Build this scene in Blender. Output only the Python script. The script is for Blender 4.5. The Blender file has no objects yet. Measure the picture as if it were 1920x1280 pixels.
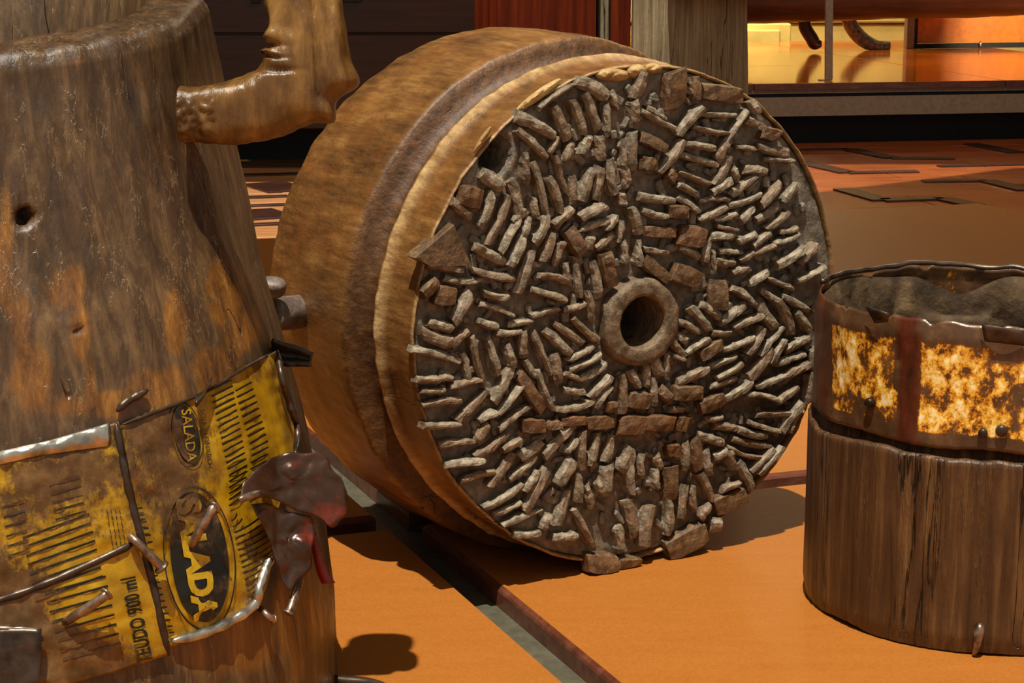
import bpy, math, random
import numpy as np
from mathutils import Vector, noise as mn

random.seed(7)
R = math.radians
sc = bpy.context.scene
COL = sc.collection

# ------------------------------------------------------------------ camera
F, CX, CY, YH = 3600.0, 960.0, 640.0, -98.0      # focal length and horizon, in the 1920x1280 frame
PITCH = math.atan((CY - YH) / F)
H = 0.742                                         # eye height above the platform top (z = 0)
FLOOR = -0.35
cd = bpy.data.cameras.new('camera')
cd.sensor_width = 36.0
cd.lens = 36.0 * F / 1920.0
cd.clip_end = 100
cam = bpy.data.objects.new('camera', cd)
COL.objects.link(cam)
cam.location = (0, 0, H)
cam.rotation_euler = (math.pi / 2 - PITCH, 0, 0)
sc.camera = cam

# ------------------------------------------------------------------ light and exposure
w = bpy.data.worlds.new('world')
sc.world = w
w.use_nodes = True
w.node_tree.nodes['Background'].inputs[0].default_value = (1.0, 0.93, 0.82, 1)
w.node_tree.nodes['Background'].inputs[1].default_value = 0.38
SUN = Vector((-0.06, -0.31, 1.0)).normalized()
sl = bpy.data.lights.new('sun', 'SUN')
sl.energy = 6.0
sl.angle = R(0.53)
sl.color = (1.0, 0.93, 0.80)
so = bpy.data.objects.new('sun', sl)
COL.objects.link(so)
so.rotation_euler = SUN.to_track_quat('Z', 'Y').to_euler()


def area(name, loc, target, size, power, color):
    l = bpy.data.lights.new(name, 'AREA')
    l.size = size
    l.energy = power
    l.color = color
    o = bpy.data.objects.new(name, l)
    COL.objects.link(o)
    o.location = loc
    o.rotation_euler = (Vector(loc) - Vector(target)).to_track_quat('Z', 'Y').to_euler()
    return o


area('stage_fill', (2.0, 14.9, 3.0), (2.0, 14.6, 0.0), 0.6, 60, (1.0, 0.78, 0.45))  # unseen warm fill added over the back of the far stage
area('board_fill', (4.6, 12.6, 0.9), (3.3, 14.1, 0.25), 0.4, 75, (1.0, 0.82, 0.55))  # unseen fill added beyond the right of frame to brighten the orange board
area('wall_fill', (2.0, 15.1, 1.3), (2.1, 16.6, -0.3), 0.3, 42, (1.0, 0.80, 0.42))  # unseen fill added low down to light the yellow wall's foot
area('hall_fill', (2.2, 7.6, 4.2), (2.4, 8.4, -0.3), 1.2, 110, (1.0, 0.80, 0.56))  # unseen fill added to lift the dim parquet, fascia and rear panels
vs = sc.view_settings
vs.view_transform = 'Standard'
vs.look = 'None'
vs.gamma = 1
vs.use_curve_mapping = False
vs.exposure = 0.0


# ------------------------------------------------------------------ helpers
def ray(u, v):
    x, y = (u - CX) / F, (v - CY) / F
    return np.array([x, math.cos(PITCH) - y * math.sin(PITCH), -math.sin(PITCH) - y * math.cos(PITCH)])


EYE = np.array([0, 0, H])


def at(u, v, Y):
    d = ray(u, v)
    return EYE + d * (Y / d[1])


def at_z(u, v, z):
    d = ray(u, v)
    return EYE + d * ((z - H) / d[2])


def project(P):
    X, Y, Z = P[0], P[1], P[2] - H
    zc = Y * math.cos(PITCH) - Z * math.sin(PITCH)
    yc = -Y * math.sin(PITCH) - Z * math.cos(PITCH)
    return CX + F * X / zc, CY + F * yc / zc


def nz(x, y, z):
    return mn.noise(Vector((x, y, z)))


def fbm(x, y, z, o=3):
    s, a = 0.0, 1.0
    for _ in range(o):
        s += a * mn.noise(Vector((x, y, z)))
        x, y, z, a = x * 2.1, y * 2.1, z * 2.1, a * 0.5
    return s


ORIG = {}


def tag(o, label=None, cat=None, group=None, kind=None):
    for k, v in (('label', label), ('category', cat), ('group', group), ('kind', kind)):
        if v:
            o[k] = v
    return o


def thing(name, loc, label, cat, group=None):
    o = bpy.data.objects.new(name, None)
    o.empty_display_size = 0.05
    COL.objects.link(o)
    o.location = loc
    ORIG[o.name] = np.array(loc, float)
    return tag(o, label, cat, group)


def mesh_obj(name, verts, faces, m, parent=None, smooth=True, origin=None, attr=None):
    """ONE mesh object; verts are world coordinates, the origin is the parent's unless given."""
    po = ORIG[parent.name] if parent else np.zeros(3)
    og = np.array(origin, float) if origin is not None else po
    me = bpy.data.meshes.new(name)
    me.from_pydata((np.asarray(verts, float) - og).tolist(), [], [list(map(int, f)) for f in faces])
    if smooth:
        me.polygons.foreach_set('use_smooth', [True] * len(me.polygons))
    if attr is not None:
        for k, vals in attr.items():
            a = me.attributes.new(k, 'FLOAT', 'POINT')
            a.data.foreach_set('value', list(vals))
    me.materials.append(m)
    me.update()
    o = bpy.data.objects.new(name, me)
    COL.objects.link(o)
    if parent:
        o.parent = parent
    o.location = og - po
    ORIG[o.name] = og
    return o


class MB:
    def __init__(self):
        self.v, self.f = [], []

    def add(self, v, f):
        b = len(self.v)
        self.v += [tuple(map(float, p)) for p in v]
        self.f += [[b + i for i in q] for q in f]
        return self

    def box(self, c, sx, sy, sz, ax=None, bevel=0.0):
        """box of half sizes sx,sy,sz about c; ax = 3 axis vectors; chamfered edges when bevel > 0"""
        ax = np.eye(3) if ax is None else np.array([np.array(a, float) / np.linalg.norm(a) for a in ax])
        c = np.array(c, float)
        h = (sx, sy, sz)
        if bevel <= 0:
            P = [c + ax[0] * sx * i + ax[1] * sy * j + ax[2] * sz * k for i in (-1, 1) for j in (-1, 1) for k in (-1, 1)]
            return self.add(P, [(0, 1, 3, 2), (4, 6, 7, 5), (0, 4, 5, 1), (2, 3, 7, 6), (0, 2, 6, 4), (1, 5, 7, 3)])
        b = min(bevel, min(h) * 0.9)
        idx, P = {}, []
        for i in (-1, 1):
            for j in (-1, 1):
                for k in (-1, 1):
                    s = (i, j, k)
                    for a in range(3):
                        q = [s[n] * (h[n] - (b if n != a else 0)) for n in range(3)]
                        idx[(i, j, k, a)] = len(P)
                        P.append(c + ax[0] * q[0] + ax[1] * q[1] + ax[2] * q[2])
        Fc = []
        for a in range(3):
            n1, n2 = (a + 1) % 3, (a + 2) % 3
            for s in (-1, 1):
                loop = []
                for (p, q) in ((-1, -1), (1, -1), (1, 1), (-1, 1)):
                    t = [0, 0, 0]
                    t[a], t[n1], t[n2] = s, p, q
                    loop.append(idx[(t[0], t[1], t[2], a)])
                Fc.append(loop if s > 0 else loop[::-1])
            for p in (-1, 1):
                for q in (-1, 1):
                    e = []
                    for s in (-1, 1):
                        t = [0, 0, 0]
                        t[a], t[n1], t[n2] = s, p, q
                        e.append((idx[(*t, n1)], idx[(*t, n2)]))
                    Fc.append([e[0][0], e[0][1], e[1][1], e[1][0]])
        for i in (-1, 1):
            for j in (-1, 1):
                for k in (-1, 1):
                    Fc.append([idx[(i, j, k, a)] for a in range(3)])
        return self.add(P, Fc)

    def tube(self, pts, rad, n=12, cap=True):
        pts = [np.array(p, float) for p in pts]
        m = len(pts)
        rad = [rad] * m if np.isscalar(rad) else rad
        up = None
        V = []
        for i in range(m):
            t = pts[min(i + 1, m - 1)] - pts[max(i - 1, 0)]
            t /= np.linalg.norm(t) + 1e-12
            if up is None:
                up = np.array([0, 0, 1.0]) if abs(t[2]) < 0.9 else np.array([0, 1.0, 0])
            a = np.cross(t, up)
            a /= np.linalg.norm(a)
            up = np.cross(a, t)
            for k in range(n):
                th = 2 * math.pi * k / n
                V.append(pts[i] + rad[i] * (math.cos(th) * a + math.sin(th) * up))
        Fc = [[i * n + k, i * n + (k + 1) % n, (i + 1) * n + (k + 1) % n, (i + 1) * n + k] for i in range(m - 1) for k in range(n)]
        if cap:
            Fc += [[k for k in range(n)][::-1], [(m - 1) * n + k for k in range(n)]]
        return self.add(V, Fc)

    def build(self, name, m, parent=None, smooth=False, origin=None):
        return mesh_obj(name, self.v, self.f, m, parent, smooth, origin)


def fix_normals(o):
    import bmesh
    bm = bmesh.new()
    bm.from_mesh(o.data)
    bmesh.ops.recalc_face_normals(bm, faces=bm.faces)
    bm.to_mesh(o.data)
    bm.free()
    return o


def grid_faces(nu, nv, closed_u=False):
    Fc = []
    for j in range(nv - 1):
        for i in range(nu if closed_u else nu - 1):
            a, b = j * nu + i, j * nu + (i + 1) % nu
            Fc.append([a, b, b + nu, a + nu])
    return Fc


def poly_at(pts, t):
    """point at fraction t of a polyline's length"""
    P = np.array(pts, float)
    d = np.linalg.norm(np.diff(P, axis=0), axis=1)
    s = np.concatenate([[0], np.cumsum(d)])
    x = t * s[-1]
    return np.array([np.interp(x, s, P[:, k]) for k in range(P.shape[1])])


def spline(pts, n):
    """Catmull-Rom through pts, any dimension"""
    P = np.array(pts, float)
    P = np.vstack([2 * P[0] - P[1], P, 2 * P[-1] - P[-2]])
    out = []
    m = len(P) - 3
    for i in range(n):
        x = i / (n - 1) * m
        k = min(int(x), m - 1)
        t = x - k
        a, b, c, d = P[k], P[k + 1], P[k + 2], P[k + 3]
        out.append(0.5 * (2 * b + (c - a) * t + (2 * a - 5 * b + 4 * c - d) * t * t + (3 * b - a - 3 * c + d) * t ** 3))
    return np.array(out)


# ------------------------------------------------------------------ materials
def lin(c):
    return tuple((x / 255 / 12.92 if x / 255 <= 0.04045 else ((x / 255 + 0.055) / 1.055) ** 2.4) for x in c) + (1,)


class Mat:
    def __init__(self, name, rough=0.5, metal=0.0, spec=0.5):
        self.m = bpy.data.materials.new(name)
        self.m.use_nodes = True
        self.nt = self.m.node_tree
        self.b = self.nt.nodes['Principled BSDF']
        self.b.inputs['Roughness'].default_value = rough
        self.b.inputs['Metallic'].default_value = metal
        self.b.inputs['Specular IOR Level'].default_value = spec
        tc = self.nt.nodes.new('ShaderNodeTexCoord')
        self.co = tc.outputs['Object']
        self.h = None

    def link(self, a, b):
        self.nt.links.new(a, b)

    def mapped(self, scale):
        n = self.nt.nodes.new('ShaderNodeMapping')
        n.inputs['Scale'].default_value = scale
        self.link(self.co, n.inputs['Vector'])
        return n.outputs[0]

    def noise(self, scale, stretch=(1, 1, 1), detail=6, rough=0.6, dist=0.0):
        n = self.nt.nodes.new('ShaderNodeTexNoise')
        n.inputs['Scale'].default_value = scale
        n.inputs['Detail'].default_value = detail
        n.inputs['Roughness'].default_value = rough
        n.inputs['Distortion'].default_value = dist
        self.link(self.mapped(stretch), n.inputs['Vector'])
        return n.outputs['Fac']

    def vor(self, scale, stretch=(1, 1, 1), feat='F1'):
        n = self.nt.nodes.new('ShaderNodeTexVoronoi')
        n.feature = feat
        n.inputs['Scale'].default_value = scale
        self.link(self.mapped(stretch), n.inputs['Vector'])
        return n.outputs['Distance']

    def ramp(self, fac, stops):
        n = self.nt.nodes.new('ShaderNodeValToRGB')
        e = n.color_ramp.elements
        while len(e) < len(stops):
            e.new(0.5)
        for k, (p, c) in enumerate(stops):
            e[k].position = p
            e[k].color = c if len(c) == 4 else lin(c)
        self.link(fac, n.inputs[0])
        return n.outputs[0]

    def step(self, fac, a, b):
        n = self.nt.nodes.new('ShaderNodeMapRange')
        n.inputs['From Min'].default_value = a
        n.inputs['From Max'].default_value = b
        self.link(fac, n.inputs['Value'])
        return n.outputs[0]

    def math(self, op, a, b=None):
        n = self.nt.nodes.new('ShaderNodeMath')
        n.operation = op
        for k, x in enumerate((a, b)):
            if x is None:
                continue
            if isinstance(x, (int, float)):
                n.inputs[k].default_value = x
            else:
                self.link(x, n.inputs[k])
        return n.outputs[0]

    def mix(self, fac, a, b, mode='MIX'):
        n = self.nt.nodes.new('ShaderNodeMix')
        n.data_type = 'RGBA'
        n.blend_type = mode
        for k, x in ((0, fac), (6, a), (7, b)):
            if isinstance(x, (int, float)):
                n.inputs[k].default_value = x
            elif isinstance(x, tuple):
                n.inputs[k].default_value = x if len(x) == 4 else lin(x)
            else:
                self.link(x, n.inputs[k])
        return n.outputs[2]

    def cracks(self, stretch, width=0.006, vec=None, seed=0.0, cover=(0.52, 0.6), detail=4):
        """1 on thin checks in the wood that follow the grain, 0 elsewhere"""
        def tex(sc, det):
            mp = self.nt.nodes.new('ShaderNodeMapping')
            mp.inputs['Location'].default_value = (seed, seed * 2, 0)
            mp.inputs['Scale'].default_value = sc
            self.link(vec or self.co, mp.inputs['Vector'])
            n = self.nt.nodes.new('ShaderNodeTexNoise')
            n.inputs['Scale'].default_value = 1.0
            n.inputs['Detail'].default_value = det
            self.link(mp.outputs[0], n.inputs['Vector'])
            return n.outputs['Fac']
        a = self.math('ABSOLUTE', self.math('SUBTRACT', tex(stretch, detail), 0.5))
        line = self.math('SUBTRACT', 1.0, self.step(a, 0.0, width))
        return self.math('MULTIPLY', line, self.step(tex(tuple(x * 0.35 for x in stretch), 2), *cover))

    def attr(self, name):
        n = self.nt.nodes.new('ShaderNodeAttribute')
        n.attribute_name = name
        return n.outputs['Fac']

    def rand(self):
        return self.nt.nodes.new('ShaderNodeObjectInfo').outputs['Random']

    def color(self, c):
        if isinstance(c, tuple):
            self.b.inputs['Base Color'].default_value = c if len(c) == 4 else lin(c)
        else:
            self.link(c, self.b.inputs['Base Color'])
        return self

    def rough(self, s):
        self.link(s, self.b.inputs['Roughness'])
        return self

    def bump(self, height, dist=0.002, strength=0.6):
        n = self.nt.nodes.new('ShaderNodeBump')
        n.inputs['Distance'].default_value = dist
        n.inputs['Strength'].default_value = strength
        self.link(height, n.inputs['Height'])
        if self.h:
            self.link(self.h, n.inputs['Normal'])
        self.h = n.outputs[0]
        self.link(self.h, self.b.inputs['Normal'])
        return self


def wood(name, dark, mid, light, stretch=(60, 60, 4), rough=0.42, bump=0.0015, big=6, fine=1.0, mottled=0.35, spec=0.5, checks=0.0):
    m = Mat(name, rough, 0, spec)
    g = m.noise(1.0 * fine, stretch, 8, 0.65, 0.4)
    b = m.noise(big, (1, 1, 0.6), 5, 0.6)
    mx = m.math('ADD', m.math('MULTIPLY', g, 1 - mottled), m.math('MULTIPLY', b, mottled))
    c = m.ramp(mx, [(0.33, dark), (0.5, mid), (0.68, light)])
    if checks:
        cr = m.cracks(tuple(x * 0.5 for x in stretch), 0.012 * checks, None, 4.0, (0.48, 0.56))
        fine = m.cracks(tuple(x * 2 for x in stretch), 0.035, None, 6.0, (0.48, 0.58))
        c = m.mix(m.math('MULTIPLY', fine, 0.4), c, light)
        c = m.mix(cr, c, tuple(x * 0.4 for x in dark))
        m.bump(m.math('SUBTRACT', 1.0, cr), 0.0025, 1.0)
        m.bump(fine, 0.001, 0.8)
    m.color(c)
    m.bump(g, bump, 0.7)
    m.bump(m.noise(160, (1, 1, 0.5), 4), bump * 0.5, 0.4)
    return m


def solid(name, c, rough=0.5, metal=0.0, var=0.12, scale=30, bump=0.0, stretch=(1, 1, 1)):
    m = Mat(name, rough, metal)
    n = m.noise(scale, stretch, 5)
    lo = tuple(max(0, x * (1 - var * 2)) for x in c)
    hi = tuple(min(255, x * (1 + var)) for x in c)
    m.color(m.ramp(n, [(0.3, lo), (0.7, hi)]))
    if bump:
        m.bump(n, bump, 0.5)
    return m.m


# polished, stained trunk wood with worn orange patches (attribute "patch")
def trunk_material():
    m = Mat('trunk_wood', 0.36, 0, 0.55)
    g = m.noise(1.0, (70, 70, 5), 8, 0.68, 0.5)
    b = m.noise(9, (1, 1, 0.5), 6, 0.65)
    mx = m.math('ADD', m.math('MULTIPLY', g, 0.6), m.math('MULTIPLY', b, 0.4))
    base = m.ramp(mx, [(0.34, (34, 23, 13)), (0.5, (72, 51, 30)), (0.66, (116, 88, 54))])
    orange = m.ramp(g, [(0.34, (64, 38, 14)), (0.55, (118, 76, 28)), (0.72, (158, 110, 48))])
    edge = m.math('ADD', m.attr('patch'), m.math('MULTIPLY', m.math('SUBTRACT', m.noise(30, (1, 1, 0.35), 6), 0.5), 1.1))
    c = m.mix(m.step(edge, 0.50, 0.72), base, orange)
    red = m.step(m.noise(14, (1, 1, 0.25), 5), 0.52, 0.75)
    c = m.mix(m.math('MULTIPLY', red, 0.22), c, (92, 46, 18))
    cr = m.cracks((30, 30, 1.6), 0.008, None, 2.0, (0.56, 0.6), 1.3)
    fine = m.cracks((150, 150, 9), 0.03, None, 6.0, (0.5, 0.58))
    c = m.mix(m.math('MULTIPLY', fine, 0.35), c, (150, 126, 92))
    m.color(m.mix(cr, c, (22, 14, 8)))
    m.bump(m.math('SUBTRACT', 1.0, cr), 0.003, 1.0)
    m.bump(fine, 0.0005, 0.7)
    m.rough(m.step(m.noise(40, (1, 1, 0.6), 5), -0.05, 1.45))
    m.bump(g, 0.0016, 0.7)
    m.bump(m.noise(150, (1, 1, 0.45), 5), 0.0013, 0.6)
    return m.m


def drum_material():
    m = Mat('drum_wood', 0.42, 0, 0.5)
    # the grain follows the drum's axis
    n0 = m.nt.nodes.new('ShaderNodeMapping')
    n0.inputs['Rotation'].default_value = (0, 0, R(60))
    m.link(m.co, n0.inputs['Vector'])
    n = m.nt.nodes.new('ShaderNodeMapping')
    n.inputs['Scale'].default_value = (16, 90, 90)
    m.link(n0.outputs[0], n.inputs['Vector'])
    t = m.nt.nodes.new('ShaderNodeTexNoise')
    t.inputs['Scale'].default_value = 1.0
    t.inputs['Detail'].default_value = 8
    t.inputs['Roughness'].default_value = 0.65
    m.link(n.outputs[0], t.inputs['Vector'])
    g = t.outputs['Fac']
    b = m.noise(9, (1, 1, 1), 6, 0.62)
    mx = m.math('ADD', m.math('MULTIPLY', g, 0.5), m.math('MULTIPLY', b, 0.5))
    c = m.ramp(mx, [(0.34, (60, 38, 17)), (0.5, (112, 75, 35)), (0.66, (154, 112, 60))])
    c = m.mix(m.math('MULTIPLY', m.step(m.noise(16, (1, 1, 1), 5), 0.5, 0.72), 0.4), c, (124, 68, 20))
    c = m.mix(m.attr('ridge_highlight'), c, m.ramp(g, [(0.3, (140, 104, 60)), (0.7, (226, 192, 136))]))  # bright highlight along the ridge, painted in as pale colour
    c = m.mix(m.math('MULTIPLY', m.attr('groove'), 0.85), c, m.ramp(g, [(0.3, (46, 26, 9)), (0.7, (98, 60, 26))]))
    cr = m.cracks((2.2, 34, 34), 0.010, n0.outputs[0], 3.0, (0.60, 0.64), 1.2)
    fine = m.cracks((22, 150, 150), 0.03, n0.outputs[0], 8.0, (0.5, 0.58))
    m.color(m.mix(m.math('MAXIMUM', cr, m.math('MULTIPLY', fine, 0.35)), c, (30, 19, 10)))
    m.rough(m.math('ADD', m.math('SUBTRACT', 0.42, m.math('MULTIPLY', m.attr('ridge_highlight'), 0.18)), m.math('MULTIPLY', m.attr('groove'), 0.1)))
    m.bump(m.math('SUBTRACT', 1.0, cr), 0.003, 1.0)
    m.bump(g, 0.0018, 0.8)
    m.bump(m.noise(150, (1, 1, 1), 6), 0.0014, 0.7)
    return m.m


def stone_material(name, lo, mid, hi, warm):
    m = Mat(name, 0.34, 0, 0.55)
    n = m.noise(70, (1, 1, 1), 7, 0.7)
    c = m.ramp(n, [(0.32, lo), (0.5, mid), (0.7, hi)])
    c = m.mix(m.math('MULTIPLY', m.step(m.rand(), 0.4, 1.0), 0.7), c, m.ramp(n, [(0.3, lo), (0.6, warm)]))
    m.color(c)
    m.bump(m.noise(260, (1, 1, 1), 6, 0.7), 0.0016, 1.0)
    m.bump(m.noise(70, (1, 1, 1), 4), 0.003, 0.6)
    return m.m


RUST_LO, RUST_HI = 0.495, 0.585


def rust_fac(m):
    a = m.noise(7.0, (1, 1, 1), 4, 0.55)
    b = m.noise(95, (1, 1, 0.7), 8, 0.75)
    s = m.math('ADD', m.math('MULTIPLY', a, 0.5), m.math('MULTIPLY', b, 0.5))
    s = m.math('ADD', s, m.math('MULTIPLY', m.attr('wear'), 0.75))
    return m.step(s, RUST_LO, RUST_HI)


def tin_print(name, base, base2, rough=0.36):
    m = Mat(name, rough, 0.25, 0.6)
    r = rust_fac(m)
    paint = m.ramp(m.noise(30, (1, 1, 1), 5), [(0.3, base2), (0.62, base)])
    rust = m.ramp(m.noise(45, (1, 1, 1), 6, 0.65), [(0.3, (46, 27, 14)), (0.5, (84, 54, 30)), (0.7, (124, 90, 54))])
    c = m.mix(m.math('MULTIPLY', r, 0.92), paint, rust)
    m.color(c)
    m.bump(m.noise(120, (1, 1, 1), 5), 0.0006, 0.5)
    m.bump(m.noise(22, (1, 1, 1), 4), 0.003, 0.35)
    return m.m


M = {}
M['trunk'] = trunk_material()
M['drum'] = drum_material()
M['chip'] = stone_material('chipped_stone', (66, 57, 45), (130, 117, 97), (188, 173, 147), (128, 96, 66))
M['brick'] = stone_material('brown_stone', (54, 39, 26), (100, 76, 50), (142, 112, 78), (120, 78, 44))
M['clay'] = stone_material('grey_clay', (66, 59, 50), (112, 102, 88), (156, 143, 124), (112, 97, 76))
M['hub'] = stone_material('hub_stone', (66, 52, 39), (108, 90, 68), (142, 122, 94), (112, 88, 62))
M['rawwood'] = wood('raw_broken_wood', (120, 90, 50), (170, 136, 84), (206, 178, 124), (60, 60, 60), 0.7).m
M['handle'] = wood('polished_handle_wood', (40, 24, 8), (98, 66, 25), (152, 112, 54), (60, 60, 14), 0.27, 0.003, 12, 1.0, 0.5, 0.6).m
M['yellow'] = tin_print('yellow_printed_tin', (184, 140, 12), (132, 94, 8))
M['black_print'] = tin_print('black_print_on_tin', (24, 26, 15), (14, 16, 10))
M['yellow_print'] = tin_print('yellow_letters_on_tin', (206, 170, 30), (170, 130, 18))
M['bare_tin'] = solid('bare_bright_tin', (190, 184, 172), 0.25, 0.9, 0.2, 40, 0.0015)
M['dark_tin'] = solid('dark_tin', (70, 56, 46), 0.35, 0.6, 0.3, 40, 0.001)
M['nail'] = solid('nail_steel', (140, 118, 102), 0.32, 0.8, 0.3, 90, 0.0006)
m = Mat('red_brown_tin', 0.3, 0.3, 0.6)
m.color(m.mix(m.step(m.noise(20, (1, 1, 1), 5), 0.56, 0.72), m.ramp(m.noise(18, (1, 1, 1), 5), [(0.3, (34, 20, 13)), (0.7, (74, 47, 30))]), (128, 38, 20)))
m.bump(m.noise(60, (1, 1, 1), 4), 0.002, 0.5)
M['red_tin'] = m.m
M['red_plastic'] = solid('dark_red_strip', (120, 24, 20), 0.3, 0, 0.2)
M['peg'] = wood('dark_peg_wood', (46, 38, 34), (92, 78, 70), (134, 118, 106), (60, 60, 60), 0.45).m
M['strap'] = solid('dark_strap', (46, 36, 22), 0.45, 0, 0.3, 60, 0.001)
M['log'] = wood('log_wood', (34, 20, 11), (76, 50, 28), (126, 92, 54), (85, 85, 5), 0.38, 0.003, 8, 1.0, 0.4, 0.5, 1.0).m
# rusted band: white-yellow enamel flakes left on brown rust
m = Mat('rusted_enamel_band', 0.33, 0.15, 0.6)
na = m.noise(60, (1, 1, 0.8), 8, 0.74)
nb = m.noise(9, (1, 1, 1), 3, 0.5)
fl = m.math('ADD', m.math('MULTIPLY', na, 0.75), m.math('MULTIPLY', nb, 0.25))
fl = m.math('ADD', fl, m.attr('enamel'))
rust = m.ramp(m.noise(30, (1, 1, 1), 6), [(0.3, (54, 34, 20)), (0.55, (88, 60, 36)), (0.75, (128, 94, 58))])
rust = m.mix(m.attr('redstripe'), rust, m.ramp(m.noise(40, (1, 1, 0.3), 6), [(0.35, (48, 24, 12)), (0.65, (104, 40, 12))]))
flake = m.ramp(fl, [(0.51, (110, 56, 8)), (0.545, (206, 130, 14)), (0.595, (246, 202, 84)), (0.66, (255, 248, 210))])
m.color(m.mix(m.step(fl, 0.498, 0.522), rust, flake))
m.bump(m.noise(90, (1, 1, 1), 6), 0.0012, 0.6)
M['band'] = m.m
m = Mat('earthy_lining', 0.8, 0, 0.3)
n_ = m.noise(22, (1, 1, 1), 7, 0.65)
m.color(m.ramp(n_, [(0.3, (34, 25, 16)), (0.52, (76, 58, 38)), (0.72, (120, 97, 64))]))
m.bump(m.noise(120, (1, 1, 1), 6), 0.003, 0.7)
M['lining'] = m.m


def panel_material(name, lo, hi, rough=0.28):
    m = Mat(name, rough, 0, 0.45)
    n1 = m.noise(1.0, (8, 40, 40), 6, 0.6)
    n2 = m.noise(350, (1, 1, 1), 3, 0.6)
    mx = m.math('ADD', m.math('MULTIPLY', n1, 0.3), m.math('MULTIPLY', n2, 0.7))
    m.b.inputs['Specular IOR Level'].default_value = 0.5 if rough < 0.2 else 0.12
    m.color(m.ramp(mx, [(0.35, lo), (0.62, hi)]))
    return m.m


M['panel'] = panel_material('orange_panel', (146, 86, 32), (158, 98, 40), 0.48)
M['far_panel'] = panel_material('far_orange_panel', (200, 96, 20), (216, 116, 34), 0.09)
M['lipping'] = wood('dark_red_lipping', (66, 32, 22), (98, 54, 38), (122, 76, 56), (8, 60, 60), 0.3, 0.0004).m
M['channel'] = solid('grey_metal_channel', (112, 108, 90), 0.42, 0.5, 0.08, 60)
M['grey_metal'] = solid('grey_painted_metal', (140, 120, 102), 0.45, 0.0, 0.06, 40)
M['black'] = solid('black_rubber', (18, 16, 14), 0.6, 0, 0.2)
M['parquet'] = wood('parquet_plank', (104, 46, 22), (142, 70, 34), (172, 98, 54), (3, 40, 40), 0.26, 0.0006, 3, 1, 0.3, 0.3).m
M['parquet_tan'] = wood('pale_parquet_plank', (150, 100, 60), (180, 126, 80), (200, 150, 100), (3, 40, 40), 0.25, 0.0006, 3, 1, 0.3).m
M['inlay'] = wood('dark_parquet_inlay', (40, 22, 18), (58, 34, 27), (74, 46, 36), (3, 40, 40), 0.25, 0.0004).m
M['red_post'] = wood('mahogany_post', (48, 14, 5), (92, 32, 10), (124, 52, 20), (60, 60, 3), 0.7, 0.0015, 4, 1.0, 0.35, 0.08).m
M['grey_board'] = wood('weathered_grey_board', (70, 60, 42), (124, 110, 82), (172, 158, 124), (120, 120, 4), 0.7, 0.003, 6, 1.0, 0.35, 0.4, 0.7).m
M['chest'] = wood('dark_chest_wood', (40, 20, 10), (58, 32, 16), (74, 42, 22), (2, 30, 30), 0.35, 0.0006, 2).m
M['beam'] = wood('red_brown_beam', (30, 12, 8), (56, 25, 15), (84, 42, 26), (2, 30, 30), 0.4, 0.002, 3).m
M['horn'] = solid('grey_brown_curved_leg', (120, 108, 92), 0.35, 0.0, 0.3, 40, 0.002)
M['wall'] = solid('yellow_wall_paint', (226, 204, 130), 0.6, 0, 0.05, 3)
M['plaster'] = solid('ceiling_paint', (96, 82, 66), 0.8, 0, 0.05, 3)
M['orange_board'] = solid('orange_display_board', (238, 136, 34), 0.45, 0, 0.06, 20)

# ------------------------------------------------------------------ setting: floor, back wall, ceiling
DIR = np.array([math.cos(0.352), math.sin(0.352), 0])      # the platform's long direction
GAP = np.array([-math.sin(0.382), math.cos(0.382), 0])     # the direction its gap runs away from us


def flat_box(name, x0, x1, y0, y1, z0, z1, m, parent=None, bevel=0.0):
    return MB().box(((x0 + x1) / 2, (y0 + y1) / 2, (z0 + z1) / 2), (x1 - x0) / 2, (y1 - y0) / 2, (z1 - z0) / 2, None, bevel).build(name, m, parent)


fl = flat_box('floor', -8, 9, -2, 18.2, FLOOR - 0.1, FLOOR - 0.012, M['parquet'])
tag(fl, kind='structure')
wl = flat_box('wall_back', -8, 9, 17.0, 17.2, FLOOR - 0.012, 4.5, M['wall'])
tag(wl, kind='structure')
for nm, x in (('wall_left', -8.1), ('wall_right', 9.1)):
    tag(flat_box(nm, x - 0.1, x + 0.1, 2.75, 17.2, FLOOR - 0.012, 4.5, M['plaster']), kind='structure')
# the ceiling covers the back of the hall and leaves skylights open over the front and over two strips of floor
ZC = 4.5
cm = MB()


def roof(x0, x1, y0, y1):
    cm.box(((x0 + x1) / 2, (y0 + y1) / 2, ZC + 0.05), (x1 - x0) / 2, (y1 - y0) / 2, 0.05)


roof(-8, 9, 2.75, 5.4)
roof(-8, -1.75, 5.4, 8.36)
roof(-1.05, 0.2, 5.4, 8.36)
roof(0.2, 9, 5.4, 7.05)
roof(-1.75, -1.05, 7.6, 8.36)
cm.add([(0.95, 7.05, ZC), (9, 7.05, ZC), (9, 8.36, ZC), (2.25, 8.16, ZC), (0.95, 7.05, ZC + .1), (9, 7.05, ZC + .1), (9, 8.36, ZC + .1), (2.25, 8.16, ZC + .1)],
       [(0, 1, 3), (1, 2, 3), (4, 7, 5), (5, 7, 6), (0, 3, 7, 4)])
roof(-8, 9, 8.36, 17.2)
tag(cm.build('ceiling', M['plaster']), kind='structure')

# parquet planks laid over the part of the floor that shows, in rows along DIR2
D2 = np.array([math.cos(0.20), math.sin(0.20), 0])
N2 = np.array([-D2[1], D2[0], 0])
rnd = random.Random(3)


def floor_strip(name, P, Q, wid, m, z):
    P, Q = np.array(P), np.array(Q)
    d = Q - P
    L = np.linalg.norm(d)
    d /= L
    c = (P + Q) / 2
    c[2] = z
    return MB().box(c, L / 2, wid / 2, 0.006, (d, np.array([-d[1], d[0], 0]), (0, 0, 1)), 0.002).build(name, m, fl)


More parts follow.
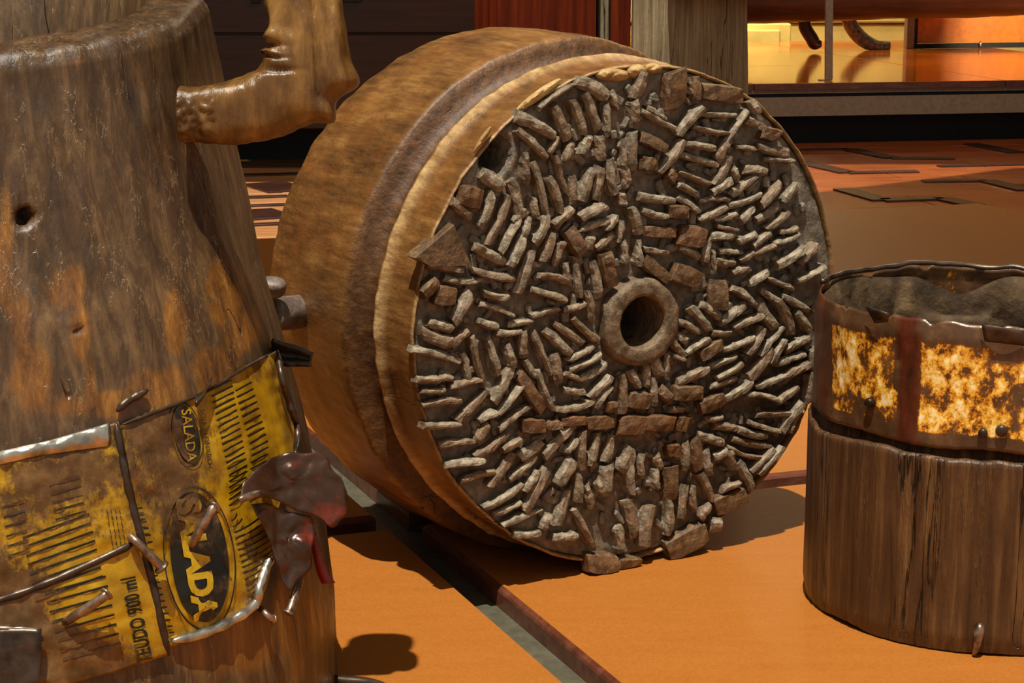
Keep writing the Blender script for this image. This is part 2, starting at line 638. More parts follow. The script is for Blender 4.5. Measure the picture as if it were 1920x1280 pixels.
o_ = np.array([0.0, 7.0, 0])
for row in range(-1, 14):
    w_ = 0.34
    off = rnd.random() * 1.2
    for k in range(-4, 5):
        a = o_ + D2 * (k * 1.3 + off) + N2 * row * w_
        b = a + D2 * 1.292
        c = (a + b) / 2
        u, v = project((c[0], c[1], FLOOR))
        if not ((300 < u < 700 and v < 470) or (1330 < u < 2150 and v < 420)) or v < 262:
            continue
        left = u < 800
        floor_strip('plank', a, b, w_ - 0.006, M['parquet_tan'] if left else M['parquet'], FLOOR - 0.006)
for (u0, v0, u1, v1, wd) in ((1591, 281, 1672, 297, .1), (1672, 298, 1790, 299, .06), (1500, 305, 1590, 325, .1), (1590, 325, 1720, 323, .07), (1820, 271, 1905, 287, .1),
                             (1580, 356, 1655, 377, .1), (1655, 377, 1765, 373, .09), (1765, 373, 1830, 387, .1), (1730, 341, 1850, 340, .07),
                             (1850, 340, 1925, 358, .1), (1440, 284, 1591, 281, .07), (493, 345, 545, 360, .22), (468, 396, 514, 411, .2), (455, 330, 560, 327, .07),
                             (455, 372, 540, 369, .05), (455, 388, 535, 385, .04), (455, 424, 525, 421, .05), (1760, 313, 1925, 309, .06)):
    floor_strip('inlay', at_z(u0, v0, FLOOR), at_z(u1, v1, FLOOR), wd, M['inlay'], FLOOR + 0.0025)

# ------------------------------------------------------------------ display platform the exhibits stand on
T = 0.026                                                   # panel thickness
DN = np.array([-DIR[1], DIR[0], 0])
plat = thing('display_platform', (0, 0, FLOOR), 'low display platform of glossy orange panels with grey channels under the exhibits', 'platform')
# a corner where the gap and the cross joint meet
K = at_z(792, 981, 0)                                       # far left corner of the near right panel
KL = at_z(740, 985, 0)


def panel(corners, lip, m=None):
    """a panel of thickness T with a chamfered dark edge strip round its sides"""
    P = np.array([[c[0], c[1]] for c in corners])
    n = len(P)
    ctr = P.mean(0)
    ins = P + (ctr - P) / np.linalg.norm(ctr - P, axis=1)[:, None] * 0.008
    top = [(x, y, 0) for x, y in ins]
    low = [(x, y, -T + 0.001) for x, y in ins]
    pn = mesh_obj('panel', top + low, [list(range(n)), list(range(n, 2 * n))[::-1]] + [[i, n + i, n + (i + 1) % n, (i + 1) % n] for i in range(n)], m or M['panel'], plat, False)
    V = [(x, y, -0.0005) for x, y in ins] + [(x, y, -0.004) for x, y in P + (ins - P) * 0.25] + [(x, y, -0.007) for x, y in P] + [(x, y, -T) for x, y in P]
    Fc = []
    for r in range(3):
        for i in range(n):
            j = (i + 1) % n
            Fc.append([r * n + i, (r + 1) * n + i, (r + 1) * n + j, r * n + j])
    e = mesh_obj('edge_strip', V, Fc, M['lipping'], pn, False)
    return pn


gw = 0.046
A = np.array([K[0], K[1], 0])
gap_n = np.array([-GAP[1], GAP[0], 0])
gap_n = -gap_n if gap_n[0] < 0 else gap_n                    # points right, across the gap


def pt(a, s, t):
    return a + DIR * s + GAP * t


near_r = A
back_w = 0.03
s_w = gw / abs(np.dot(DIR, gap_n))
# right near, left near, right far, left far (the far pair reaches the platform's rear edge)
panel([pt(A, 0, -2.6), pt(A, 2.6, -2.6), pt(A, 2.6, 0), pt(A, 0, 0)], 1)
L0 = A - DIR * s_w
panel([pt(L0, -2.2, -2.6), pt(L0, 0, -2.6), pt(L0, 0, -0.005), pt(L0, -2.2, -0.005)], 1)
rear_a, rear_b = at_z(490, 447, 0), at_z(1600, 392, 0)
Dr = (rear_b - rear_a) / np.linalg.norm(rear_b - rear_a)


def rear_hit(a):
    # where a + GAP*t meets the rear edge line
    Mx = np.array([[GAP[0], -Dr[0]], [GAP[1], -Dr[1]]])
    t, s = np.linalg.solve(Mx, (rear_a - a)[:2])
    return a + GAP * t


Bq = pt(A, 0, 0.055)
Bl = pt(L0, 0, 0.055)
panel([Bq, pt(Bq, 1.3, 0), rear_hit(pt(Bq, 1.3, 0)), rear_hit(Bq)], 1)
panel([pt(Bq, 1.304, 0), pt(Bq, 2.6, 0), rear_hit(pt(Bq, 2.6, 0)), rear_hit(pt(Bq, 1.304, 0))], 1)
panel([pt(Bl, -2.2, 0), Bl, rear_hit(Bl), rear_hit(pt(Bl, -2.2, 0))], 1)
# channels and frame underneath
mb = MB()
c0 = pt(A, -s_w / 2, -0.2)
mb.box(c0 + np.array([0, 0, -T - 0.006]), 2.9, gw * 0.9, 0.0055, (GAP, gap_n, (0, 0, 1)))
mb.build('gap_channel', M['channel'], plat)
mb = MB()
c1 = pt(A, 0.2, 0.027)
mb.box(c1 + np.array([0, 0, -T - 0.018]), 2.4, 0.05, 0.0055, (DIR, DN, (0, 0, 1)))
mb.build('cross_channel', M['channel'], plat)
mb = MB()
ra, rb = rear_hit(pt(Bl, -2.2, 0)), rear_hit(pt(Bq, 2.6, 0))
fr = [pt(L0, -2.15, -2.55), pt(A, 2.55, -2.55), rb - GAP * .06 - DIR * .06, ra - GAP * .06 + DIR * .06]
for i in range(4):
    p, q = fr[i], fr[(i + 1) % 4]
    d = (q - p) / np.linalg.norm(q - p)
    mb.box((p + q) / 2 + np.array([0, 0, -T - 0.09]), np.linalg.norm(q - p) / 2, 0.02, 0.06, (d, (-d[1], d[0], 0), (0, 0, 1)))
mb.build('frame', M['grey_metal'], plat)
for p in fr:
    MB().box((p[0], p[1], (FLOOR - T - 0.15) / 2), 0.03, 0.03, (-T - 0.15 - FLOOR) / 2).build('leg', M['grey_metal'], plat)

# ------------------------------------------------------------------ far stage
S0 = at_z(1412, 157, 0)
S1 = at_z(1920, 150, 0)
sd = (S1 - S0) / np.linalg.norm(S1 - S0)
sn = np.array([-sd[1], sd[0], 0])
stage = thing('far_stage', (S0[0], S0[1], FLOOR), 'far low stage with glossy orange top and grey metal fascia across the hall', 'stage')
for i, a in enumerate(np.arange(-1.5, 3.0, 1.5)):
    for j in range(3):
        c = S0 + sd * (a + 0.75) + sn * (0.78 + 1.56 * j) + np.array([0, 0, -0.014])
        MB().box(c, 0.746, 0.776, 0.0135, (sd, sn, (0, 0, 1)), 0.002).build('panel', M['far_panel'], stage)
for i in range(3):
    MB().box(S0 + sd * (-0.75 + 1.5 * i) + np.array([0, 0, -0.018]) - sn * 0.008, 0.747, 0.0075, 0.017, (sd, sn, (0, 0, 1))).build('edge_strip', M['lipping'], stage)
for nm, z0, z1, fw in (('top_lip', -0.058, -0.036, 0.0), ('groove', -0.078, -0.058, 0.03), ('fascia', -0.185, -0.078, 0.004)):
    MB().box(S0 + sd * 0.75 + np.array([0, 0, (z0 + z1) / 2]) + sn * (fw + 0.02), 2.25, 0.02, (z1 - z0) / 2, (sd, sn, (0, 0, 1))).build(nm, M['black'] if nm == 'groove' else M['grey_metal'], stage)
for s in (-1.2, 0.22, 0.75, 1.38, 1.95, 2.8):
    for tt in (0.3, 3.9):
        c = S0 + sd * s + sn * tt
        MB().box((c[0], c[1], (FLOOR - 0.04) / 2), 0.022, 0.022, (-0.04 - FLOOR) / 2, (sd, sn, (0, 0, 1))).build('leg', M['black'], stage)
MB().box(S0 + sd * 0.75 + sn * 0.3 + np.array([0, 0, (FLOOR - .012 - .03) / 2]), 2.2, 0.02, (-.03 - FLOOR + .012) / 2 - 0.0005, (sd, sn, (0, 0, 1))).build('understage_shade', M['black'], stage)  # black sheet put under the stage to stand for the shade there

# dark canoe-like beam raised on two curved legs, standing on the stage
b0, b1 = at(1360, 40, 13.75), at(1990, 22, 13.6)
bench = thing('log_bench', (b0[0], b0[1], 0), 'dark red-brown beam on two curved legs on the far stage', 'furniture')
bd = (b1 - b0) / np.linalg.norm(b1 - b0)
hN = 26
bv = []
for i in range(hN):
    c = b0 + (b1 - b0) * (i / (hN - 1)) + np.array([0, 0, 0.22])
    for k in range(12):
        th = 2 * math.pi * k / 12
        rr = 1 + 0.05 * fbm(i * 0.4, k * 0.5, 3)
        bv.append(c + np.array([0, 0.24 * math.cos(th) * rr, 0.24 * math.copysign(abs(math.sin(th)) ** 0.6, math.sin(th)) * rr]))
fix_normals(mesh_obj('beam', bv, grid_faces(12, hN, True) + [list(range(12)), list(range((hN - 1) * 12, hN * 12))], M['beam'], bench))
zl = at_z(1650, 94, 0)[1]
legp = [(1588, 30, 26), (1598, 52, 27), (1615, 72, 27), (1640, 86, 24), (1668, 88, 20)]
pts = spline([list(at(u, v, zl)) + [d_ * zl / F / 2] for u, v, d_ in legp], 18)
mb = MB().tube(pts[:, :3], list(pts[:, 3]), 12)
mb.v = [(x, y, max(z, 0.001)) for x, y, z in mb.v]
mb.build('curved_leg', M['horn'], bench, True)
z2 = 14.1
legp = [(1506, 30, 24), (1510, 52, 24), (1522, 72, 24), (1528, 82, 23), (1540, 82, 12)]
pts = spline([list(at(u, v, z2)) + [d_ * z2 / F / 2] for u, v, d_ in legp], 18)
mb = MB().tube(pts[:, :3], list(pts[:, 3]), 12)
mb.v = [(x, y, max(z, 0.001)) for x, y, z in mb.v]
mb.build('curved_leg', M['beam'], bench, True)
# thin grey barrier post
pp = at_z(1548, 151, 0)
po = thing('barrier_post', (pp[0], pp[1], 0), 'slim grey metal post standing on the front edge of far stage', 'post')
a = pp + np.array([0, 0.03, 0.003])
MB().box((a[0] + .012, a[1], 0.36), 0.022, 0.012, 0.357, ((1, 0, 0.028), (0, 1, 0), (-0.028, 0, 1)), 0.003).build('upright', M['grey_metal'], po)
MB().box((a[0], a[1], 0.002), 0.034, 0.026, 0.0018).build('foot', M['grey_metal'], po)
# orange display board in a dark frame, and its grey post
q0, q1 = at_z(1712, 92, 0), at_z(1990, 88, 0)
bdw = (q1 - q0)
bl = np.linalg.norm(bdw)
bdw /= bl
bnn = np.array([-bdw[1], bdw[0], 0])
db = thing('display_board', (q0[0], q0[1], 0), 'bright orange display board in black frame with grey post on far stage', 'board')
c = (q0 + q1) / 2
MB().box(c + bnn * .03 + np.array([0, 0, 0.36]), bl / 2, 0.012, 0.32, (bdw, bnn, (0, 0, 1))).build('board', M['orange_board'], db)
mb = MB()
mb.box(c + np.array([0, 0, 0.02]), bl / 2, 0.02, 0.018, (bdw, bnn, (0, 0, 1)))
mb.box(q0 + np.array([0, 0, 0.36]) + bdw * 0.01, 0.012, 0.02, 0.32, (bdw, bnn, (0, 0, 1)))
mb.build('frame', M['black'], db)
MB().box(q0 - bdw * 0.036 + np.array([0, 0, 0.345]), 0.03, 0.03, 0.343, (bdw, bnn, (0, 0, 1)), 0.004).build('post', M['grey_metal'], db)
MB().tube([c - bnn * 0.024 + bdw * (-0.08) + np.array([0, 0, z]) for z in (0.005, 0.04, 0.055)], [0.012, 0.012, 0.002], 10).build('knob', M['bare_tin'], db, True)
# low plinth and moulding along the yellow wall
tb = MB()
tb.box((0.6, 16.93, FLOOR + 0.22), 6.5, 0.06, 0.225, None, 0.01)
tag(tb.build('baseboard_back', M['wall']), kind='structure')
tb = MB()
tb.box((0.6, 16.90, 0.135), 6.5, 0.09, 0.03, None, 0.015)
tag(tb.build('trim_1', M['wall']), kind='structure')
blk = thing('wall_block', (2.2, 16.2, FLOOR), 'pale yellow block standing at the foot of the yellow wall', 'plinth')
u0, u1, u2 = at(1300, 77, 16.0), at(1487, 45, 16.0), at(1464, 56, 16.0)
MB().box(((u0[0] + u2[0]) / 2, 16.12, (u2[2] + FLOOR) / 2), (u2[0] - u0[0]) / 2, 0.12, (u2[2] - FLOOR) / 2, None, 0.012).build('body', M['wall'], blk)
MB().box(((u0[0] + u1[0]) / 2, 16.2, (u1[2] + FLOOR) / 2), (u1[0] - u0[0]) / 2, 0.12, (u1[2] - FLOOR) / 2, None, 0.012).build('back_tier', M['wall'], blk)

# ------------------------------------------------------------------ dark chest behind, on the left
YC = 9.6
x0, x1 = at(330, 0, YC)[0], at(905, 0, YC)[0]
zb = at(600, 243, YC)[2]
zs = at(600, 63, YC)[2]
ch = thing('dark_chest', ((x0 + x1) / 2, YC + 0.3, FLOOR), 'large dark brown wooden chest in the shade behind the mortar handle', 'chest')
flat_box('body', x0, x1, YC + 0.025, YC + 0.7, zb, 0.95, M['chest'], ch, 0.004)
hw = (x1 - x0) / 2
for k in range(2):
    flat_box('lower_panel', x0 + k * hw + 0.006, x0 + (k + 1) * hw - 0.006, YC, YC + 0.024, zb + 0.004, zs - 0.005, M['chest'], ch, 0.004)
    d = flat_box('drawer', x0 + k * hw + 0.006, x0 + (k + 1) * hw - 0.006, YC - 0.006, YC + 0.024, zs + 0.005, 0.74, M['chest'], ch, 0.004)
for u in (480, 655):
    c = at(u, 0, YC - .006)
    MB().box((c[0], YC - 0.014, c[2]), 0.022 if u == 480 else 0.06, 0.008, 0.018 if u == 480 else 0.012, None, 0.004).build('handle', M['black'], d)
for sx in (x0 + 0.06, x1 - 0.06):
    for sy in (YC + 0.09, YC + 0.62):
        flat_box('foot', sx - 0.04, sx + 0.04, sy - 0.04, sy + 0.04, FLOOR, zb, M['chest'], ch, 0.004)
flat_box('skirt', x0 + 0.1, x1 - 0.1, YC + 0.5, YC + 0.53, FLOOR, zb, M['black'], ch)

# ------------------------------------------------------------------ posts behind the drum
Yp = 3.3
xa, xb_, xc = at(890, 60, Yp)[0], at(1118, 60, Yp)[0], at(1186, 60, Yp)[0]
rp = thing('mahogany_post', ((xa + xb_) / 2, Yp + .08, 0), 'dark red mahogany post standing behind the big drum', 'post')
xm = at(934, 60, Yp)[0]
fix_normals(mesh_obj('shaft', [(xm, Yp, 0), (xb_, Yp + .01, 0), (xb_, Yp + .17, 0), (xa, Yp + .17, 0), (xa, Yp + .06, 0),
                               (xm - .002, Yp, 1.02), (xb_, Yp + .01, 1.02), (xb_, Yp + .17, 1.02), (xa - .002, Yp + .17, 1.02), (xa - .002, Yp + .06, 1.02)],
                     [(0, 1, 2, 3, 4), (5, 6, 7, 8, 9), (0, 1, 6, 5), (1, 2, 7, 6), (2, 3, 8, 7), (3, 4, 9, 8), (4, 0, 5, 9)], M['red_post'], rp, False))
xd = at(1143, 60, Yp + .05)[0]
xd0 = at(1119, 60, Yp + .06)[0]
MB().box(((xd0 + xd) / 2, Yp + .1, 0.5), (xd - xd0) / 2 - .001, 0.04, 0.5, None, 0.002).build('filler_strip', M['grey_board'], rp)
xc0 = at(1145, 60, Yp)[0]
MB().box(((xc0 + xc) / 2 - .001, Yp + .06, 0.51), (xc - xc0) / 2 - .002, 0.055, 0.51, None, 0.002).build('side_batten', M['red_post'], rp)
Yg = 3.18
g0, g1 = at(1187, 60, Yg), at(1404, 60, Yg)
gb = thing('grey_board', ((g0[0] + g1[0]) / 2, Yg, 0), 'weathered grey upright plank in sunlight behind the drum', 'board')
gv = []
NZ, NX = 40, 14
for j in range(NZ):
    z = 0.0 + 0.95 * j / (NZ - 1)
    xr = at(1416, 430, Yg)[0] + (at(1401, 0, Yg)[0] - at(1416, 430, Yg)[0]) * z / at(1401, 0, Yg)[2] + 0.0012 * fbm(z * 14, 2, 1)
    for side in (0, 1):
        for i in range(NX):
            t = i / (NX - 1) if side == 0 else 1 - i / (NX - 1)
            x = g0[0] + (xr - g0[0]) * t
            y = Yg + (0.0012 * fbm(x * 60, z * 3, 5) if side == 0 else 0.045)
            gv.append((x, y, z))
fix_normals(mesh_obj('plank', gv, grid_faces(2 * NX, NZ, True) + [list(range(2 * NX)), list(range((NZ - 1) * 2 * NX, NZ * 2 * NX))], M['grey_board'], gb, False))
MB().box(((g0[0] + g1[0]) / 2 + .09, Yg - 0.03, at(1300, -14, Yg - .03)[2] + .03), 0.13, 0.025, 0.04, None, 0.003).build('cross_rail', M['beam'], gb)

# ------------------------------------------------------------------ the big drum studded with stone chips
AZ, EL, DL = 0.525, -0.010, 0.353
dn = np.array([math.sin(AZ) * math.cos(EL), -math.cos(AZ) * math.cos(EL), math.sin(EL)])     # face normal, towards us
du = np.cross([0, 0, 1.0], dn)
du /= np.linalg.norm(du)
dv = np.cross(dn, du)
DC = np.array([0.150, 2.25, H - 0.433])                        # centre of the studded face
drum = thing('stone_studded_drum', (DC[0] - .5 * DL * dn[0], DC[1] - .5 * DL * dn[1], 0), 'large round wooden grinding drum on its side, face studded with stone chips', 'grinding drum')


def face_pt(u, v, h=0.0):
    d = ray(u, v)
    t = np.dot(DC + dn * h - EYE, dn) / np.dot(d, dn)
    return EYE + d * t


def face_local(P):
    q = P - DC
    return np.dot(q, du), np.dot(q, dv)


prof = [(0.0, 0.20), (0.0, 0.305), (0.002, 0.318), (0.008, 0.3245), (0.03, 0.327), (0.07, 0.328), (0.11, 0.328), (0.15, 0.3275), (0.19, 0.327), (0.205, 0.327), (0.222, 0.326), (0.2255, 0.323), (0.228, 0.314), (0.233, 0.303), (0.240, 0.2965), (0.248, 0.295), (0.256, 0.298), (0.264, 0.304), (0.270, 0.308), (0.276, 0.309), (0.283, 0.306), (0.292, 0.302), (0.305, 0.300), (0.320, 0.301), (0.336, 0.302), (0.347, 0.3015), (0.351, 0.3005), (0.352, 0.299), (0.350, 0.2975), (0.340, 0.2965)]
P2 = []
for (a, b), (c, d) in zip(prof[:-1], prof[1:]):
    k = max(1, int(math.hypot(c - a, d - b) / 0.006))
    for i in range(k):
        P2.append((a + (c - a) * i / k, b + (d - b) * i / k))
P2.append(prof[-1])
NT = 288
V, ridge_highlight, groove = [], [], []
for (t, r) in P2:
    for k in range(NT):
        th = 2 * math.pi * k / NT
        ct, st = math.cos(th), math.sin(th)
        lump = 0.004 * nz(ct * 1.6, st * 1.6, t * 4) + 0.0016 * fbm(ct * 9, st * 9, t * 28)
        if t > 0.2:
            lump += 0.0012 * fbm(ct * 20, st * 20, t * 60)
        tj = t + 0.004 * nz(ct * 2, st * 2, 9.0) * (1 if 0.2 < t < 0.3 else 0.3) + (0.006 * fbm(ct * 11, st * 11, 4) if t < 0.02 else 0)
        if abs(t - 0.224) < 0.004:
            lump -= 0.0025 * max(0, nz(ct * 16, st * 16, 2))
        sm = max(0.0, min(1.0, (ct - 0.05) / 0.5))
        rr = r + lump - max(0, r - 0.3015) * sm * (1 if t < 0.25 else 0.6)
        p = DC + dn * (tj - DL) + rr * (ct * du + st * dv)
        if p[2] < 0.002:
            p[2] = 0.002
        V.append(p)
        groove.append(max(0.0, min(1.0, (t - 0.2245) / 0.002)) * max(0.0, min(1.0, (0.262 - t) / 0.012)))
        ridge_highlight.append(max(0.0, 1 - abs(t - 0.2765) / 0.013) * 0.9 + max(0, 1 - abs(t - 0.3505) / 0.003) * 0.6)
Fd = grid_faces(NT, len(P2), True) + [list(range(NT))]
body = fix_normals(mesh_obj('wooden_body', V, Fd, M['drum'], drum, True, None, {'ridge_highlight': ridge_highlight, 'groove': groove}))

# clay bed of the face with the black pit
NR, NA = 70, 260
PIT = face_local(face_pt(930, 288, 0))
V = []
for j in range(NR):
    r = 0.036 + (0.2985 - 0.036) * j / (NR - 1)
    for k in range(NA):
        th = 2 * math.pi * k / NA
        a, b = r * math.cos(th), r * math.sin(th)
        h = 0.0022 * fbm(a * 45, b * 45, 1, 4) + 0.0015 * abs(nz(a * 140, b * 140, 7))
        d = math.hypot((a - PIT[0]) / 1.0, (b - PIT[1]) / 1.25)
        h -= 0.08 * min(1, max(0, (0.0195 - d) / 0.004))
        h += 0.003 * math.exp(-((d - 0.024) / 0.005) ** 2)
        if j == NR - 1:
            h -= 0.01
        V.append(DC + du * a + dv * b + dn * (h - 0.006))
mesh_obj('clay_bed', V, [f[::-1] for f in grid_faces(NA, NR, True)][:], M['clay'], drum)
fix_normals(bpy.data.objects['clay_bed'])

# splintered pale wood where the rim has broken away at the top
for (cu, cv, su, sv, sd_) in ((1150, 140, 34, 13, 1), (1195, 134, 22, 14, 2), (1225, 128, 18, 10, 3), (1010, 178, 52, 9, 4), (905, 262, 30, 6, 5)):
    V = []
    ang = {4: -0.62, 5: -1.0}.get(sd_, 0.0)
    for j in range(7):
        for k in range(20):
            th = 2 * math.pi * k / 20
            f = max(0.03, j / 6)
            x, y = su * f * math.cos(th), sv * f * math.sin(th)
            q = (cu + x * math.cos(ang) - y * math.sin(ang), cv + x * math.sin(ang) + y * math.cos(ang))
            V.append(face_pt(*q, 0.0075 * (1 - f ** 3) - 0.004 + 0.006 * (1 - f) * nz(q[0] * .09, q[1] * .09, sd_)))
    fix_normals(mesh_obj('wood_splinter', V, grid_faces(20, 7, True), M['rawwood'], drum, False))

# hub stone with its round bore
HC = face_pt(1199, 603, 0.004)
hp = [(0.0135, 0.032), (0.0150, 0.0335), (0.0155, 0.037), (0.0155, 0.045), (0.0145, 0.051), (0.009, 0.0535), (-0.012, 0.055)]
hp = [(-0.10, 0.028), (-0.05, 0.030), (-0.01, 0.0305), (0.004, 0.031), (0.010, 0.0315)] + hp
V = []
NH = 72
for (t, r) in hp:
    for k in range(NH):
        th = 2 * math.pi * k / NH
        ct, st = math.cos(th), math.sin(th)
        rr = r
        if r > 0.034:
            w_ = (r - 0.03) / 0.025
            poly = 1 + 0.07 * nz(ct * 2.2, st * 2.2, 3) * w_
            rr = r * poly
            lim = 0.052 / max(0.35, -ct) if ct < -0.2 else 9
            rr = min(rr, lim)
        V.append(HC + dn * (t - 0.006 + 0.0012 * fbm(ct * 5, st * 5, r * 60)) + rr * (ct * du + st * dv))
fix_normals(mesh_obj('hub_stone', V, grid_faces(NH, len(hp), True), M['hub'], drum))
V = []
for t, r in ((-0.10, 0.0282), (-0.101, 0.0)):
    for k in range(24):
        th = 2 * math.pi * k / 24
        V.append(HC + dn * (t - .006) + max(r, .0005) * (math.cos(th) * du + math.sin(th) * dv))
mesh_obj('bore_plug', V, grid_faces(24, 2, True), M['black'], drum)

